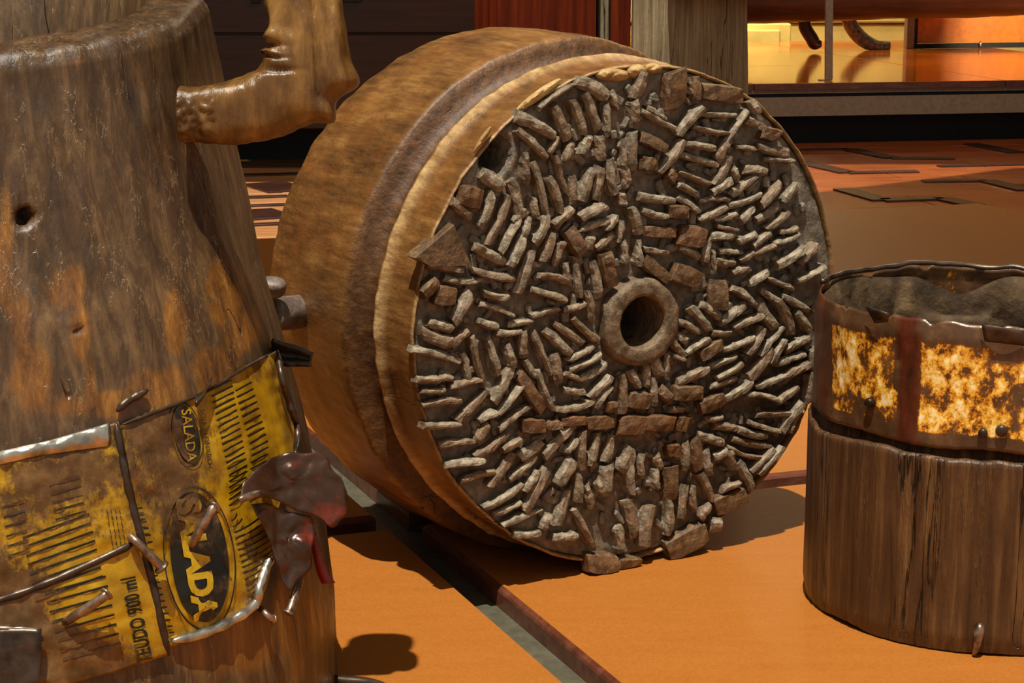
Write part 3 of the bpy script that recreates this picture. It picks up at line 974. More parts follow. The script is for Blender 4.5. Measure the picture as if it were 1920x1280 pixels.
TILES = [((760, 100), '''
1040,170,1210,260,90 810,330,1000,200,35 900,320,975,510,70 1000,285,1070,480,60 1080,240,1160,450,60 1205,310,1210,490,40 680,380,890,490,80
680,460,840,620,60 870,600,920,510,45 970,640,1000,540,50 1065,600,1100,500,55 1165,500,1175,640,60 1040,690,1060,630,45 900,620,965,830,50
1235,640,1260,840,55 860,750,935,950,60 770,660,840,950,55 1000,740,1005,900,60 1070,880,1120,690,70 1150,880,1175,690,60 640,770,680,970,60
720,800,725,880,40 470,720,580,800,90 330,850,460,880,140b 450,1040,520,840,65 290,890,390,980,60 500,1140,620,860,60 575,1190,690,1000,55
655,1010,730,945,50 625,1270,710,1100,60 710,1090,745,980,45 770,870,790,980,45 785,1140,850,970,60 835,1240,885,1080,65 905,1270,950,1130,55
905,1040,1000,940,55 1060,990,1200,920,60 1060,1060,1215,1010,50 1210,1060,1270,970,50 980,1050,1060,1200,100b 1115,1100,1110,1180,50
1150,1170,1250,1090,45 1210,1200,1215,1270,70b 130,1180,380,1230,150t 420,1160,590,1250,60 720,600,735,780,40 1240,230,1270,330,40'''),
         ((1160, 100), '''
100,270,160,120,70 225,130,245,180,60 200,190,205,260,40 355,105,340,320,125b 460,140,460,275,60b 500,225,745,260,115b 795,290,835,360,60 770,400,840,430,60
860,360,870,440,35 880,385,905,395,40 870,475,965,500,85b 850,560,1020,600,65 880,638,1050,648,36 835,605,880,620,50 510,365,700,372,35 450,440,650,480,40
405,545,575,570,45 375,615,590,670,45 370,715,540,780,40 370,490,510,330,65 250,710,390,530,58 600,650,650,540,55 650,530,770,350,40 150,350,330,450,45
180,330,280,390,40 140,500,280,570,75b 140,655,232,665,95b 95,290,100,430,50 90,480,95,690,60 40,520,40,700,40 35,690,50,800,50 75,755,120,765,40
20,840,30,910,50 300,705,340,760,60b 360,790,480,850,60 230,792,310,800,30 710,560,820,575,40 585,780,665,620,55 690,690,715,760,55 760,700,880,710,55
860,745,940,745,28 680,850,820,735,55 570,840,680,770,55 810,790,860,770,35 490,890,660,885,35 665,915,850,850,45 860,910,970,790,60 830,825,880,800,40
1000,760,1030,810,50 1000,890,1080,780,65 1020,700,1060,740,50 490,1000,640,925,55 580,1000,700,960,40 740,1010,810,930,50 830,1000,960,910,50
890,1050,1020,950,55 970,1070,1075,1050,40 130,860,330,885,60 150,940,290,980,55 308,950,412,955,95b 360,860,480,950,55 150,1065,340,1075,70b
365,1095,515,1110,140b 150,1170,295,1195,45 370,1165,480,1220,50 300,1210,330,1240,40 520,1250,540,1130,50 560,1100,690,1100,70 600,1035,710,1060,40
720,1130,830,1085,55 810,1160,910,1085,45 605,1190,735,1195,45 590,1250,690,1260,60 740,1245,930,1160,45 930,1140,1080,1090,40 960,1270,1110,1170,60
1090,1260,1200,1150,45 80,930,120,1080,60 15,1010,5,1130,35 120,1120,125,1270,40 30,1130,40,1270,45'''),
         ((760, 450), '''
140,155,340,180,55 240,225,455,235,45 110,330,190,240,65b 178,330,300,340,130b 290,490,390,320,95 100,545,270,610,85 150,495,280,530,60 280,640,375,545,50
50,660,325,730,50 130,755,205,770,40 75,840,205,838,45 210,830,280,830,55 100,905,230,905,50 110,995,330,965,50 275,880,455,840,45 315,1080,490,910,55
345,680,380,840,50 405,590,480,860,40 495,580,555,800,55 610,630,650,760,55 710,550,715,700,60 720,720,790,820,60 770,560,870,790,45 540,970,640,770,65
570,1040,700,870,50 690,810,820,1020,80b 800,790,880,1010,45 570,1140,750,1000,50 900,690,920,850,60 470,310,610,345,50 455,385,640,450,45 450,485,550,520,50
410,180,645,225,55 680,310,760,70,65 810,215,970,250,50 765,300,955,360,55 665,405,755,405,35 760,460,920,415,45 620,505,755,490,40 550,560,690,550,45
955,420,1085,380,40 1010,470,1155,600,50 900,500,1060,610,55 840,540,985,680,55 970,720,1120,640,45 990,775,1160,690,45 960,800,1050,840,50 1060,830,1200,750,45
1110,940,1230,820,60 1145,1005,1235,880,40 960,900,1070,910,50 915,1015,1130,965,50 1205,1000,1275,1000,70b 965,140,990,270,40 1020,110,1050,340,45
1125,130,1160,340,55 1190,80,1240,280,80b 1090,310,1120,480,50'''),
         ((1160, 450), '''
150,120,300,240,90b 330,190,490,245,130b 600,240,600,415,115b 560,60,575,200,25 690,200,785,170,45 790,260,890,200,55 900,230,1040,290,40 1085,245,1235,160,40
860,300,970,370,45 990,340,1135,420,55 690,290,815,385,50 850,370,940,520,65 960,370,1040,560,60 1070,430,1150,540,60 620,490,760,390,60 695,525,860,455,45
430,405,550,540,65 490,390,610,460,60 360,490,480,550,50 350,560,410,600,60 320,590,390,690,50 560,560,670,555,45 670,550,760,550,35 410,680,545,600,45
490,700,620,620,70b 630,660,810,585,50 780,680,870,530,55 855,690,985,530,40 920,740,1000,600,45 1010,665,1140,590,55 955,740,1115,685,55 1000,830,1140,750,60
830,880,1000,815,45 790,830,920,660,60 545,760,700,700,45 715,695,765,670,30 595,830,740,745,45 560,880,705,830,40 360,860,530,780,60 640,950,795,860,55
780,930,960,965,40 960,970,1080,890,50 1085,920,1125,860,40 920,1005,970,990,30 485,1010,635,950,90b 510,920,575,920,50 335,920,505,915,95b 250,890,310,960,70b
60,960,190,970,120b 70,780,120,880,60 165,740,165,880,50 215,690,250,810,70 290,680,290,830,45 200,830,215,990,40 20,810,30,1030,50 330,690,400,720,50
360,740,400,790,50 300,1020,390,1020,55 525,1070,620,1065,40 1170,660,1195,790,55 1150,800,1150,970,45'''),
         ((1160, 720), '''
5,250,162,245,130b 172,235,332,235,105b 345,235,420,240,105b 270,330,345,290,35 135,340,175,340,50 575,250,720,270,50 722,272,890,310,50 790,230,965,280,40
690,330,910,370,45 480,310,630,350,55 660,380,850,440,45 835,190,1030,185,50 985,280,1100,120,60 1030,290,1090,160,40 800,520,930,390,45 850,540,980,380,50
920,370,980,350,45 1010,350,1060,320,50 10,520,70,380,75 140,420,145,560,45 85,400,80,650,50 230,420,250,500,60 290,395,368,400,85b 405,350,405,500,60
460,330,480,510,70b 530,390,550,540,60 570,440,650,400,50 670,400,700,510,50 720,470,800,620,65 730,560,750,600,40 490,540,560,700,50 630,640,720,600,45
585,745,760,665,115b 220,510,230,620,40 318,495,315,695,88b 300,700,300,900,55 405,610,380,800,50 450,620,460,760,45 500,810,550,730,45 295,1010,530,885,140b
560,850,620,850,90 160,960,200,740,70 60,700,95,910,75 140,580,170,600,35 5,1090,128,1085,105b 30,1010,90,1000,40 0,860,20,1000,60'''),
         ((760, 720), '''
120,250,325,245,45 450,220,540,170,60 430,350,490,240,55 425,430,610,300,60 210,365,410,350,50 250,490,465,465,50 340,580,530,530,50 515,610,650,420,60
590,400,690,340,50 690,440,820,350,70 635,570,780,440,50 840,430,1010,250,60 960,410,1030,330,40 1065,290,1070,500,65 1160,300,1120,480,50 1240,310,1200,460,60
710,250,835,250,95b 840,250,930,240,55b 940,225,1072,215,60b 1085,235,1245,225,90b 920,600,1010,460,100 725,760,850,520,70 720,640,800,520,50 480,740,700,600,55
540,780,690,710,45 590,850,820,760,45 655,900,810,895,45 920,840,975,640,60 1040,540,1040,700,60 1090,610,1110,740,45 1015,760,1120,970,50 1210,490,1210,660,90
1150,570,1190,650,60 885,920,1030,915,55 1095,1075,1265,1080,130b 1225,980,1260,990,40 830,870,860,780,40''')]


def make_chip(p1, p2, wpx, kind, idx):
    rd = random.Random(idx * 13 + 5)
    blk_ = kind == 'b'
    h = (0.0092 if not blk_ else 0.011) * rd.uniform(0.8, 1.25)
    A_, B_ = face_pt(*p1, h * 0.6), face_pt(*p2, h * 0.6)
    e = np.array(p2, float) - np.array(p1, float)
    L2 = np.linalg.norm(e)
    e /= L2
    nrm = np.array([-e[1], e[0]])
    mid = (np.array(p1) + np.array(p2)) / 2
    W = np.linalg.norm(face_pt(*(mid + nrm * wpx / 2), h) - face_pt(*(mid - nrm * wpx / 2), h)) * (1.12 if not blk_ else 1.04)
    ax = B_ - A_
    Lm = np.linalg.norm(ax)
    ax /= Lm
    Lm *= 1.07 if not blk_ else 1.0
    cx_ = np.cross(dn, ax)
    C_ = (A_ + B_) / 2 - dn * h * 0.6
    if kind == 't':                                             # flat triangular stone
        pts = [(775, 483), (850, 420), (884, 498), (806, 500)]
        Q = [face_pt(*p, 0.008) for p in pts]
        V = [q + dn * 0.0 for q in Q] + [q * 0.96 + np.mean(Q, 0) * 0.04 + dn * 0.003 for q in Q] + [q - dn * 0.02 for q in Q]
        Fc = [(4, 5, 6, 7)] + [[i, (i + 1) % 4, 4 + (i + 1) % 4, 4 + i] for i in range(4)] + [[8 + i, 8 + (i + 1) % 4, (i + 1) % 4, i] for i in range(4)]
        return fix_normals(mesh_obj('stone_chip', V, Fc, M['brick'], drum, False, np.mean(Q, 0)))
    n = 7 if not blk_ else 5
    bev = 0.5 if not blk_ else 0.8
    sec = [(-0.5, -0.008), (-0.49, 0.55), (-0.5 * bev, 0.98), (0, 1.02), (0.5 * bev, 0.98), (0.49, 0.55), (0.5, -0.008)]
    V = []
    bend = rd.uniform(-0.07, 0.07) * Lm if not blk_ else 0
    tap0, tap1 = (rd.uniform(0.65, 1), rd.uniform(0.65, 1)) if not blk_ else (rd.uniform(.9, 1), rd.uniform(.9, 1))
    tilt = rd.uniform(-0.25, 0.25)
    slope = rd.uniform(-0.2, 0.2)
    sk = rd.uniform(-0.3, 0.3) * W
    for i in range(n):
        f = i / (n - 1)
        s = f - 0.5
        end = 1 - (0.14 if i in (0, n - 1) else 0)
        wd = W * (tap0 + (tap1 - tap0) * f) * end
        for (a, b) in sec:
            bb = b * h * (1 + slope * s * 2 + tilt * a) * (0.86 if i in (0, n - 1) and b > 0.5 else 1) if b > 0 else b
            q = C_ + ax * (s * Lm + sk * a * (1 if i in (0, n - 1) else 0)) + cx_ * (a * wd + bend * (1 - 4 * s * s)) + dn * bb
            q = q + 0.0017 * np.array([nz(*(q * 160)), nz(*(q * 160 + 30)), nz(*(q * 160 + 70))])
            q[2] = max(q[2], 0.0015)
            V.append(q)
    m_ = len(sec)
    Fc = [[i * m_ + k, (i + 1) * m_ + k, (i + 1) * m_ + k + 1, i * m_ + k + 1] for i in range(n - 1) for k in range(m_ - 1)]
    Fc += [list(range(m_)), list(range((n - 1) * m_, n * m_))[::-1]]
    o = mesh_obj('stone_chip', V, Fc, M['brick'] if blk_ else M['chip'], drum, False, C_)
    return fix_normals(o)


chips = []
for (ox, oy), s in TILES:
    for tkn in s.split():
        kind = tkn[-1] if tkn[-1] in 'bt' else ''
        x1_, y1_, x2_, y2_, w_ = [float(q) for q in tkn.rstrip('bt').split(',')]
        chips.append(((ox + x1_ / 3.2, oy + y1_ / 3.2), (ox + x2_ / 3.2, oy + y2_ / 3.2), w_ / 3.2, kind))
chips.sort(key=lambda c: -(math.dist(c[0], c[1]) * c[2]))
for i, c in enumerate(chips[:300]):
    make_chip(*c, i)
print('CHIPS', len(chips))

# crumbs of stone and clay pressed into the gaps: nobody could count them
rd_ = random.Random(21)
mb = MB()
for i in range(520):
    r, th = 0.272 * math.sqrt(rd_.uniform(0.06, 1)), rd_.uniform(0, 2 * math.pi)
    c = DC + du * r * math.cos(th) + dv * r * math.sin(th) - dn * 0.004
    if math.hypot(r * math.cos(th) - PIT[0], r * math.sin(th) - PIT[1]) < 0.028 or c[2] < 0.012:
        continue
    a = rd_.uniform(0, math.pi)
    e1 = du * math.cos(a) + dv * math.sin(a)
    e2 = np.cross(dn, e1)
    sx_, sy_, sz_ = rd_.uniform(.004, .011), rd_.uniform(.0025, .0055), rd_.uniform(.003, .0065)
    mb.box(c, sx_, sy_, sz_, (e1, e2, dn + e1 * rd_.uniform(-.3, .3)), 0.0018)
tag(mb.build('stone_crumbs', M['clay'], drum), kind='stuff')

# peg driven through the drum's side, with its rounded cap
YPEG = 2.30
pg = [at(506, 590, YPEG - .05), at(530, 588, YPEG - .03), at(560, 584, YPEG), at(583, 581, YPEG + .02), at(640, 576, YPEG + .07)]
peg_rad = [0.0195, 0.0205, 0.021, 0.0205, 0.020]
q = spline([list(p) + [r] for p, r in zip(pg, peg_rad)], 16)
MB().tube(q[:, :3], list(q[:, 3] * [1 + .04 * nz(i * .7, 0, 0) for i in range(16)]), 20).build('peg', M['peg'], drum, True)
c = at(511, 540, YPEG - .06)
cap = [(0.0, -0.012, 0.4), (0.0, -0.010, 0.8), (0, -0.004, 1), (0, 0.006, 1.02), (0, 0.012, 0.9), (0, 0.0135, 0.5), (0, 0.0137, 0.02)]
V = []
axq = np.array([0.15, -0.55, 0.82])
axq /= np.linalg.norm(axq)
a1 = np.cross(axq, [1, 0, 0])
a1 /= np.linalg.norm(a1)
a2 = np.cross(axq, a1)
for (_, t, s) in cap:
    for k in range(18):
        th = 2 * math.pi * k / 18
        V.append(c + axq * t * 0.9 + 0.0145 * s * (math.cos(th) * a1 * 0.75 + math.sin(th) * a2 * 1.1))
fix_normals(mesh_obj('peg_cap', V, grid_faces(18, len(cap), True), M['peg'], drum))

# ------------------------------------------------------------------ hollow log with a rusted tin band
LX, LY, LR = 0.5436, 2.14, 0.200
log = thing('hollow_log', (LX, LY, 0), 'short upright hollow log with rusted yellow enamel tin band round its top', 'log drum')
NT = 220


def ring_noise(th, z, a, s):
    return a * fbm(math.cos(th) * s, math.sin(th) * s, z * 8)


rows = []
for j in range(46):
    z = 0.002 + (0.211 - 0.002) * j / 45
    rows.append((z, LR + 0.0022 - 0.004 * max(0, (0.02 - z) / 0.02)))
rows += [(0.2135, LR + 0.0005), (0.2145, LR - 0.004), (0.2145, LR - 0.0095), (0.234, LR - 0.0105), (0.236, LR - 0.02), (0.10, LR - 0.03)]
V = []
for (z, r) in rows:
    for k in range(NT):
        th = 2 * math.pi * k / NT
        ct, st = math.cos(th), math.sin(th)
        top = 0.008 * nz(ct * 2, st * 2, 1) + 0.003 * nz(ct * 9, st * 9, 1)
        zz = z + (top if z > 0.2 else top * max(0, (z - .1) / .1)) + (0.0075 * max(0, nz(ct * 3, st * 3, 5)) if z < 0.003 else 0)
        rr = r + 0.003 * nz(ct * 2, st * 2, 3) + 0.0012 * fbm(ct * 45, st * 45, z * 3, 3) - 0.0018 * max(0, nz(ct * 25, st * 25, z * 3) - 0.25)
        V.append((LX + rr * ct, LY + rr * st, zz))
fix_normals(mesh_obj('wooden_shell', V, grid_faces(NT, len(rows), True), M['log'], log))
# band: outer wall, ragged upper edge
ens = []
V, enam, reds = [], [], []
NB = 34
for j in range(NB):
    f = j / (NB - 1)
    for k in range(NT):
        th = 2 * math.pi * k / NT
        ct, st = math.cos(th), math.sin(th)
        zb_ = 0.2245 - 0.004 * st * (st < 0) - 0.006 * max(0, -st) + 0.004 * max(0, -ct) + 0.006 * nz(ct * 2.3, st * 2.3, 8) + 0.0012 * nz(ct * 20, st * 20, 8)
        zt = 0.358 + 0.005 * nz(ct * 2, st * 2, 11) + 0.003 * nz(ct * 8, st * 8, 4) - 0.004 * (nz(ct * 14, st * 14, 2) > 0.35)
        z = zb_ + (zt - zb_) * f
        r = LR - 0.0030 + 0.0020 * nz(ct * 4, st * 4, z * 12) + 0.0008 * fbm(ct * 22, st * 22, z * 60) - 0.004 * max(0, f - 0.88) / 0.12 + 0.002 * (1 - f) ** 6
        P = (LX + r * ct, LY + r * st, z)
        V.append(P)
        u, v = project(P)
        e = 0.03 if 0.12 < f < 0.82 else -0.14
        edge_u = 1 if (1560 < u < 1682 or u > 1722) else 0
        e = e if edge_u else -0.16
        if u > 1860 and v < 680:
            e -= 0.12
        if 1560 < u < 1690 and f < 0.25:
            e -= .05
        if u > 1722:
            e += 0.035
        enam.append(e if st < 0.2 else -0.1)
        reds.append(1.0 if 1684 < u < 1722 and st < 0.2 else (0.6 if u < 1553 and st < .5 else 0.0))
bo = fix_normals(mesh_obj('tin_band', V, grid_faces(NT, NB, True), M['band'], log, True, None, {'enamel': enam, 'redstripe': reds}))
so_ = bo.modifiers.new('thickness', 'SOLIDIFY')
so_.thickness = 0.0012
so_.offset = -1
# rolled dark rim on the far side
rim = []
for k in range(70):
    th = R(8) + R(150) * k / 69
    ct, st = math.cos(th), math.sin(th)
    rim.append((LX + (LR - 0.005) * ct, LY + (LR - 0.005) * st, 0.360 + 0.005 * nz(ct * 2, st * 2, 11) + 0.003 * nz(ct * 8, st * 8, 4)))
MB().tube(rim, [0.0035 + 0.001 * nz(i * .3, 0, 0) for i in range(70)], 8).build('rolled_rim', M['dark_tin'], log, True)
# lining / earth inside
V = []
NL = 40
for j in range(NL):
    f = j / (NL - 1)
    for k in range(NT):
        th = 2 * math.pi * k / NT
        ct, st = math.cos(th), math.sin(th)
        r = (LR - 0.008 - 0.03 * f) * (1 if f < 0.55 else max(0.0, 1 - ((f - 0.55) / 0.45) ** 2.2))
        z = 0.350 - 0.008 * nz(ct * 2.5, st * 2.5, 6) * (1 - f) - 0.15 * math.sin(min(1, f * 1.7) * math.pi / 2)
        bump = 0.010 * fbm(ct * 3.5, st * 3.5, z * 14) + 0.006 * nz(r * ct * 30, r * st * 30, z * 24)
        # torn notches where the lining has dropped away from the rim at the back
        if st > 0.5 and f < 0.12:
            a = math.degrees(th)
            z -= 0.022 * math.exp(-((a - 88) / 12) ** 2)
        V.append((LX + (r - (abs(bump) if 0 < f < 0.95 else 0)) * ct, LY + (r - (abs(bump) if 0 < f < 0.95 else 0)) * st, min(z + bump * .5 * min(1, f * 6), 0.356)))
fix_normals(mesh_obj('lining', V, grid_faces(NT, NL, True), M['lining'], log))


def on_log(u, v, off=0.0):
    d = ray(u, v)
    a = d[0] ** 2 + d[1] ** 2
    b = -2 * (d[0] * LX + d[1] * LY)
    c = LX ** 2 + LY ** 2 - (LR + off) ** 2
    t = (-b - math.sqrt(max(0, b * b - 4 * a * c))) / (2 * a)
    return EYE + d * t


for (u, v, r) in ((1629, 755, .0055), (1878, 808, .0062), (1843, 812, .005)):
    p = on_log(u, v, 0.002)
    nn = np.array([p[0] - LX, p[1] - LY, 0])
    nn /= np.linalg.norm(nn)
    MB().tube([p - nn * .004, p + nn * .001, p + nn * .0025, p + nn * .0032], [r, r, r * .8, r * .3], 14).build('rivet', M['dark_tin'], log, True)
# bent rusty spike low on the wood
p = on_log(1836, 1180, 0.004)
q = on_log(1826, 1228, 0.003)
pts = spline([p + np.array([0.004, 0, 0.006]), p, (p + q) / 2 + np.array([0, -.004, 0]), q], 12)
MB().tube(pts, [0.002, 0.004, 0.0055, 0.006, 0.0062, 0.006, 0.0052, 0.0045, 0.004, 0.0036, 0.003, 0.002], 12).build('spike', M['nail'], log, True)
# tin tab hooked over the band at its upper edge, and the lifted flap
for (u0, v0, u1, v1, u2, v2, u3, v3) in ((1622, 574, 1668, 588, 1664, 604, 1640, 606), (1840, 608, 1920, 620, 1935, 650, 1846, 640)):
    V = []
    for i in range(9):
        for j in range(5):
            a, b = i / 8, j / 4
            u = (u0 * (1 - a) + u1 * a) * (1 - b) + (u3 * (1 - a) + u2 * a) * b
            v = (v0 * (1 - a) + v1 * a) * (1 - b) + (v3 * (1 - a) + v2 * a) * b
            V.append(on_log(u, v, 0.003 + 0.004 * (1 - b) * math.sin(a * math.pi)))
    t_ = mesh_obj('tin_flap', V, [[j + i * 5, j + 1 + i * 5, j + 6 + i * 5, j + 5 + i * 5] for i in range(8) for j in range(4)], M['dark_tin'], log)
    t_.modifiers.new('thickness', 'SOLIDIFY').thickness = 0.001

# ------------------------------------------------------------------ the tall mortar on the left
TX, TY = -0.5036, 1.85
PHC = R(68)
tab = [(-60, 372, 310), (0, 385, 325), (140, 415, 345), (270, 441, 378), (400, 470, 412), (520, 490, 452), (640, 506, 486), (800, 540, 528), (1000, 580, 570), (1150, 598, 590), (1280, 602, 596), (1400, 604, 599)]
Zt, Xs, Rc = [], [], []
for (y, xs, xf) in tab:
    Zt.append(at(xs, y, 1.83)[2])
    Xs.append(at(xs, y, 1.87)[0] - TX)
    r = 0.25
    for _ in range(6):
        r = (at(xf, y, TY - r * math.cos(PHC))[0] - TX) / math.sin(PHC)
    Rc.append(r)
Zt, Xs, Rc = Zt[::-1], Xs[::-1], Rc[::-1]


def rpol(ph, z):
    rc = np.interp(z, Zt, Rc)
    xs = np.interp(z, Zt, Xs)
    if ph <= PHC and ph > -R(150):
        return rc
    ax_, ay = rc * math.sin(PHC), -rc * math.cos(PHC)
    bx, by = max(xs, ax_ + 0.004), 0.035
    phb = math.atan2(bx, -by)
    if PHC < ph <= phb:
        dx, dy = math.sin(ph), -math.cos(ph)
        ex, ey = bx - ax_, by - ay
        den = dx * ey - dy * ex
        return (ax_ * ey - ay * ex) / den
    rb = math.hypot(bx, by)
    if ph > phb:
        t = (ph - phb) / (math.pi - phb)
        return rb + (rc - rb) * t
    return rc


def trunk_disp(ph, z):
    s, c = math.sin(ph), math.cos(ph)
    return 0.004 * nz(s * 1.8, c * 1.8, z * 3) + 0.0012 * fbm(s * 16, c * 16, z * 6) + 0.0007 * fbm(s * 60, c * 60, z * 30, 2)


def on_trunk(u, v, off):
    d = ray(u, v)

    def g(t):
        P = EYE + d * t
        x, y = P[0] - TX, P[1] - TY
        ph = math.atan2(x, -y)
        return math.hypot(x, y) - rpol(ph, P[2]) - 0.004 * nz(math.sin(ph) * 1.8, math.cos(ph) * 1.8, P[2] * 3) - off
    t0, best = 1.3, (9, 1.85)
    prev = g(t0 / d[1])
    y = t0
    while y < 1.9:
        y2 = y + 0.012
        cur = g(y2 / d[1])
        if cur < best[0]:
            best = (cur, y2)
        if cur <= 0:
            a, b = y, y2
            for _ in range(18):
                mm = (a + b) / 2
                if g(mm / d[1]) > 0:
                    a = mm
                else:
                    b = mm
            return EYE + d * (b / d[1])
        y = y2
    return EYE + d * (best[1] / d[1])


mortar = thing('wooden_mortar', (TX, TY, 0), 'tall dark wooden trunk mortar patched with nailed yellow oil tin', 'mortar')
PATCH = [(125, 540, 55, 60), (150, 620, 26, 80), (170, 720, 14, 70), (330, 600, 28, 80), (420, 560, 55, 90), (450, 620, 50, 60), (410, 700, 60, 70), (60, 700, 50, 90), (300, 720, 80, 50), (120, 90, 60, 40),
         (40, 600, 26, 60), (430, 1200, 200, 90), (250, 760, 200, 36), (560, 1150, 60, 150), (10, 480, 18, 160)]
ZTOPF, SLOPE = 0.653, 0.19


def ztop(x, y):
    return 0.655 + SLOPE * (y - 1.65) + 0.10 * max(-0.1, min(0.0, x + 0.42))


NPH, NZ = 300, 170
V, patch = [], []
phs = [-math.pi + 2 * math.pi * k / NPH for k in range(NPH)]
LIP = 0.016
for j in range(NZ):
    f = j / (NZ - 1)
    for ph in phs:
        zt = ztop(TX + 0.205 * math.sin(ph), TY - 0.205 * math.cos(ph))
        z = 0.001 + (zt - LIP - 0.001) * f
        r = rpol(ph, z) + trunk_disp(ph, z)
        # nail holes and the dark knot hole
        P = np.array([TX + r * math.sin(ph), TY - r * math.cos(ph), z])
        if abs(ph) < R(85):
            u, v = project(P)
            d = 0.0
            d = max(d, min(1, max(0, 1.35 - math.hypot((u - 47) / 13, (v - 408) / 17))) * 0.03)
            d = max(d, min(1, max(0, 1.3 - math.hypot((u - 150) / 5, (v - 617) / 6))) * 0.01)
            d = max(d, max(0, 1 - math.hypot((u - 42) / 7, (v - 378) / 22)) * 0.006)
            if d:
                rr = r - d
                P = np.array([TX + rr * math.sin(ph), TY - rr * math.cos(ph), z])
            s = 0
            for (pu, pv, su, sv) in PATCH:
                s = max(s, math.exp(-((u - pu) / su) ** 2 * 0.9 - ((v - pv) / sv) ** 2 * 0.9))
            patch.append(s)
        else:
            patch.append(0.2)
        V.append(P)
# rounded lip, flat top and a bowl
for i in range(1, 7):
    a = i / 6 * math.pi / 2
    for ph in phs:
        zt = ztop(TX + 0.205 * math.sin(ph), TY - 0.205 * math.cos(ph))
        r = rpol(ph, zt) + trunk_disp(ph, zt) - LIP * (1 - math.cos(a))
        V.append((TX + r * math.sin(ph), TY - r * math.cos(ph), zt - LIP + LIP * math.sin(a) + 0.002 * fbm(math.sin(ph) * 9, math.cos(ph) * 9, 3)))
        patch.append(0.15)
for k_, (rf, dz) in enumerate(((0.86, 0.001), (0.78, 0.0), (0.74, -0.01), (0.68, -0.09), (0.5, -0.2), (0.02, -0.26))):
    for ph in phs:
        zt = ztop(TX + 0.205 * rf * math.sin(ph), TY - 0.205 * rf * math.cos(ph))
        r = rpol(ph, zt) * rf
        V.append((TX + r * math.sin(ph), TY - r * math.cos(ph), zt + dz))
        patch.append(0.1)
fix_normals(mesh_obj('trunk', V, grid_faces(NPH, NZ + 12, True) + [list(range(NPH))], M['trunk'], mortar, True, None, {'patch': patch}))

# branch handle carved with a face, bending upwards
hpts = [(338, 214, 50, 1.720), (375, 214, 52, 1.720), (430, 212, 58, 1.720), (490, 198, 64, 1.725), (545, 168, 72, 1.730), (574, 125, 76, 1.735), (577, 75, 74, 1.740), (570, 20, 71, 1.745), (566, -40, 70, 1.750),
        (566, -90, 74, 1.750), (566, -130, 70, 1.750), (566, -160, 56, 1.750), (566, -176, 18, 1.750)]
HS = spline([[u, v, r, y] for u, v, r, y in hpts], 170)
V = []
NHh = 84
cpts = np.array([at(u, v, y) for u, v, r, y in HS])
for i in range(len(HS)):
    t = cpts[min(i + 1, len(HS) - 1)] - cpts[max(i - 1, 0)]
    t /= np.linalg.norm(t)
    bk = np.array([0, 1.0, 0])
    sdv = np.cross(t, bk)
    sdv /= np.linalg.norm(sdv)
    bk = np.cross(sdv, t)
    rad = HS[i][2] * HS[i][3] / F
    for k in range(NHh):
        th = 2 * math.pi * k / NHh
        sq = (abs(math.cos(th)) ** 3.0 + abs(math.sin(th)) ** 3.0) ** (-1 / 3.0)
        p0 = cpts[i] + rad * sq * (math.cos(th) * sdv + math.sin(th) * bk * 0.85)
        nrm = p0 - cpts[i]
        nrm /= np.linalg.norm(nrm)
        u, v = project(p0)
        front = max(0.0, -nrm[1])
        side = max(0.0, -nrm[0])
        dsp = 0.0014 * fbm(p0[0] * 45, p0[1] * 45, p0[2] * 22) + 0.0006 * fbm(p0[0] * 160, p0[1] * 160, p0[2] * 60, 2)
        if v < 190 and v > -60:
            vis = max(front, side)

            def gb_(cu, cv, su, sv, a):
                return a * math.exp(-((u - cu) / su) ** 2 - ((v - cv) / sv) ** 2)
            fz = gb_(512, 66, 13, 13, 0.0075) + gb_(514, 40, 9, 28, 0.005) + gb_(500, 97, 16, 7, 0.006) + gb_(504, 114, 18, 7, 0.005) - gb_(498, 84, 22, 4, 0.006) - gb_(506, 106, 24, 2.6, 0.006)
            fz -= gb_(492, 40, 11, 20, 0.006) + gb_(545, 52, 14, 26, 0.004) + gb_(512, 130, 40, 5, 0.005)
            fz += gb_(560, 70, 16, 40, 0.003)
            # long hair grooves on the right of the head
            for cu, a in ((592, 0.006), (618, 0.0035)):
                fz -= a * math.exp(-((u - cu - (v - 60) * 0.05) / 5) ** 2)
            fz += 0.004 * math.exp(-((u - 630) / 10) ** 2) * (1 if v > 0 else .6)
            dsp += fz * vis
        # heel at the outer elbow
        dsp += 0.013 * math.exp(-((u - 650) / 24) ** 2 - ((v - 150) / 26) ** 2) + 0.012 * math.exp(-((u - 610) / 22) ** 2 - ((v - 212) / 18) ** 2)
        if u < 405 and i < 40:
            dsp += 0.003 * fbm(p0[0] * 160, p0[1] * 160, p0[2] * 160) * (1 if v > 190 else 0)
        V.append(p0 + nrm * dsp)
fix_normals(mesh_obj('branch_handle', V, grid_faces(NHh, len(HS), True) + [list(range(NHh)), list(range((len(HS) - 1) * NHh, len(HS) * NHh))], M['handle'], mortar))
bpy.data.objects['branch_handle']['label'] = 'golden polished branch handle carved with a face'


# ---- tin sheets
def crumple(u, v):
    return 0.0042 + 0.0022 * fbm(u * 0.012, v * 0.012, 3, 3) + 0.0008 * nz(u * 0.05, v * 0.05, 7)


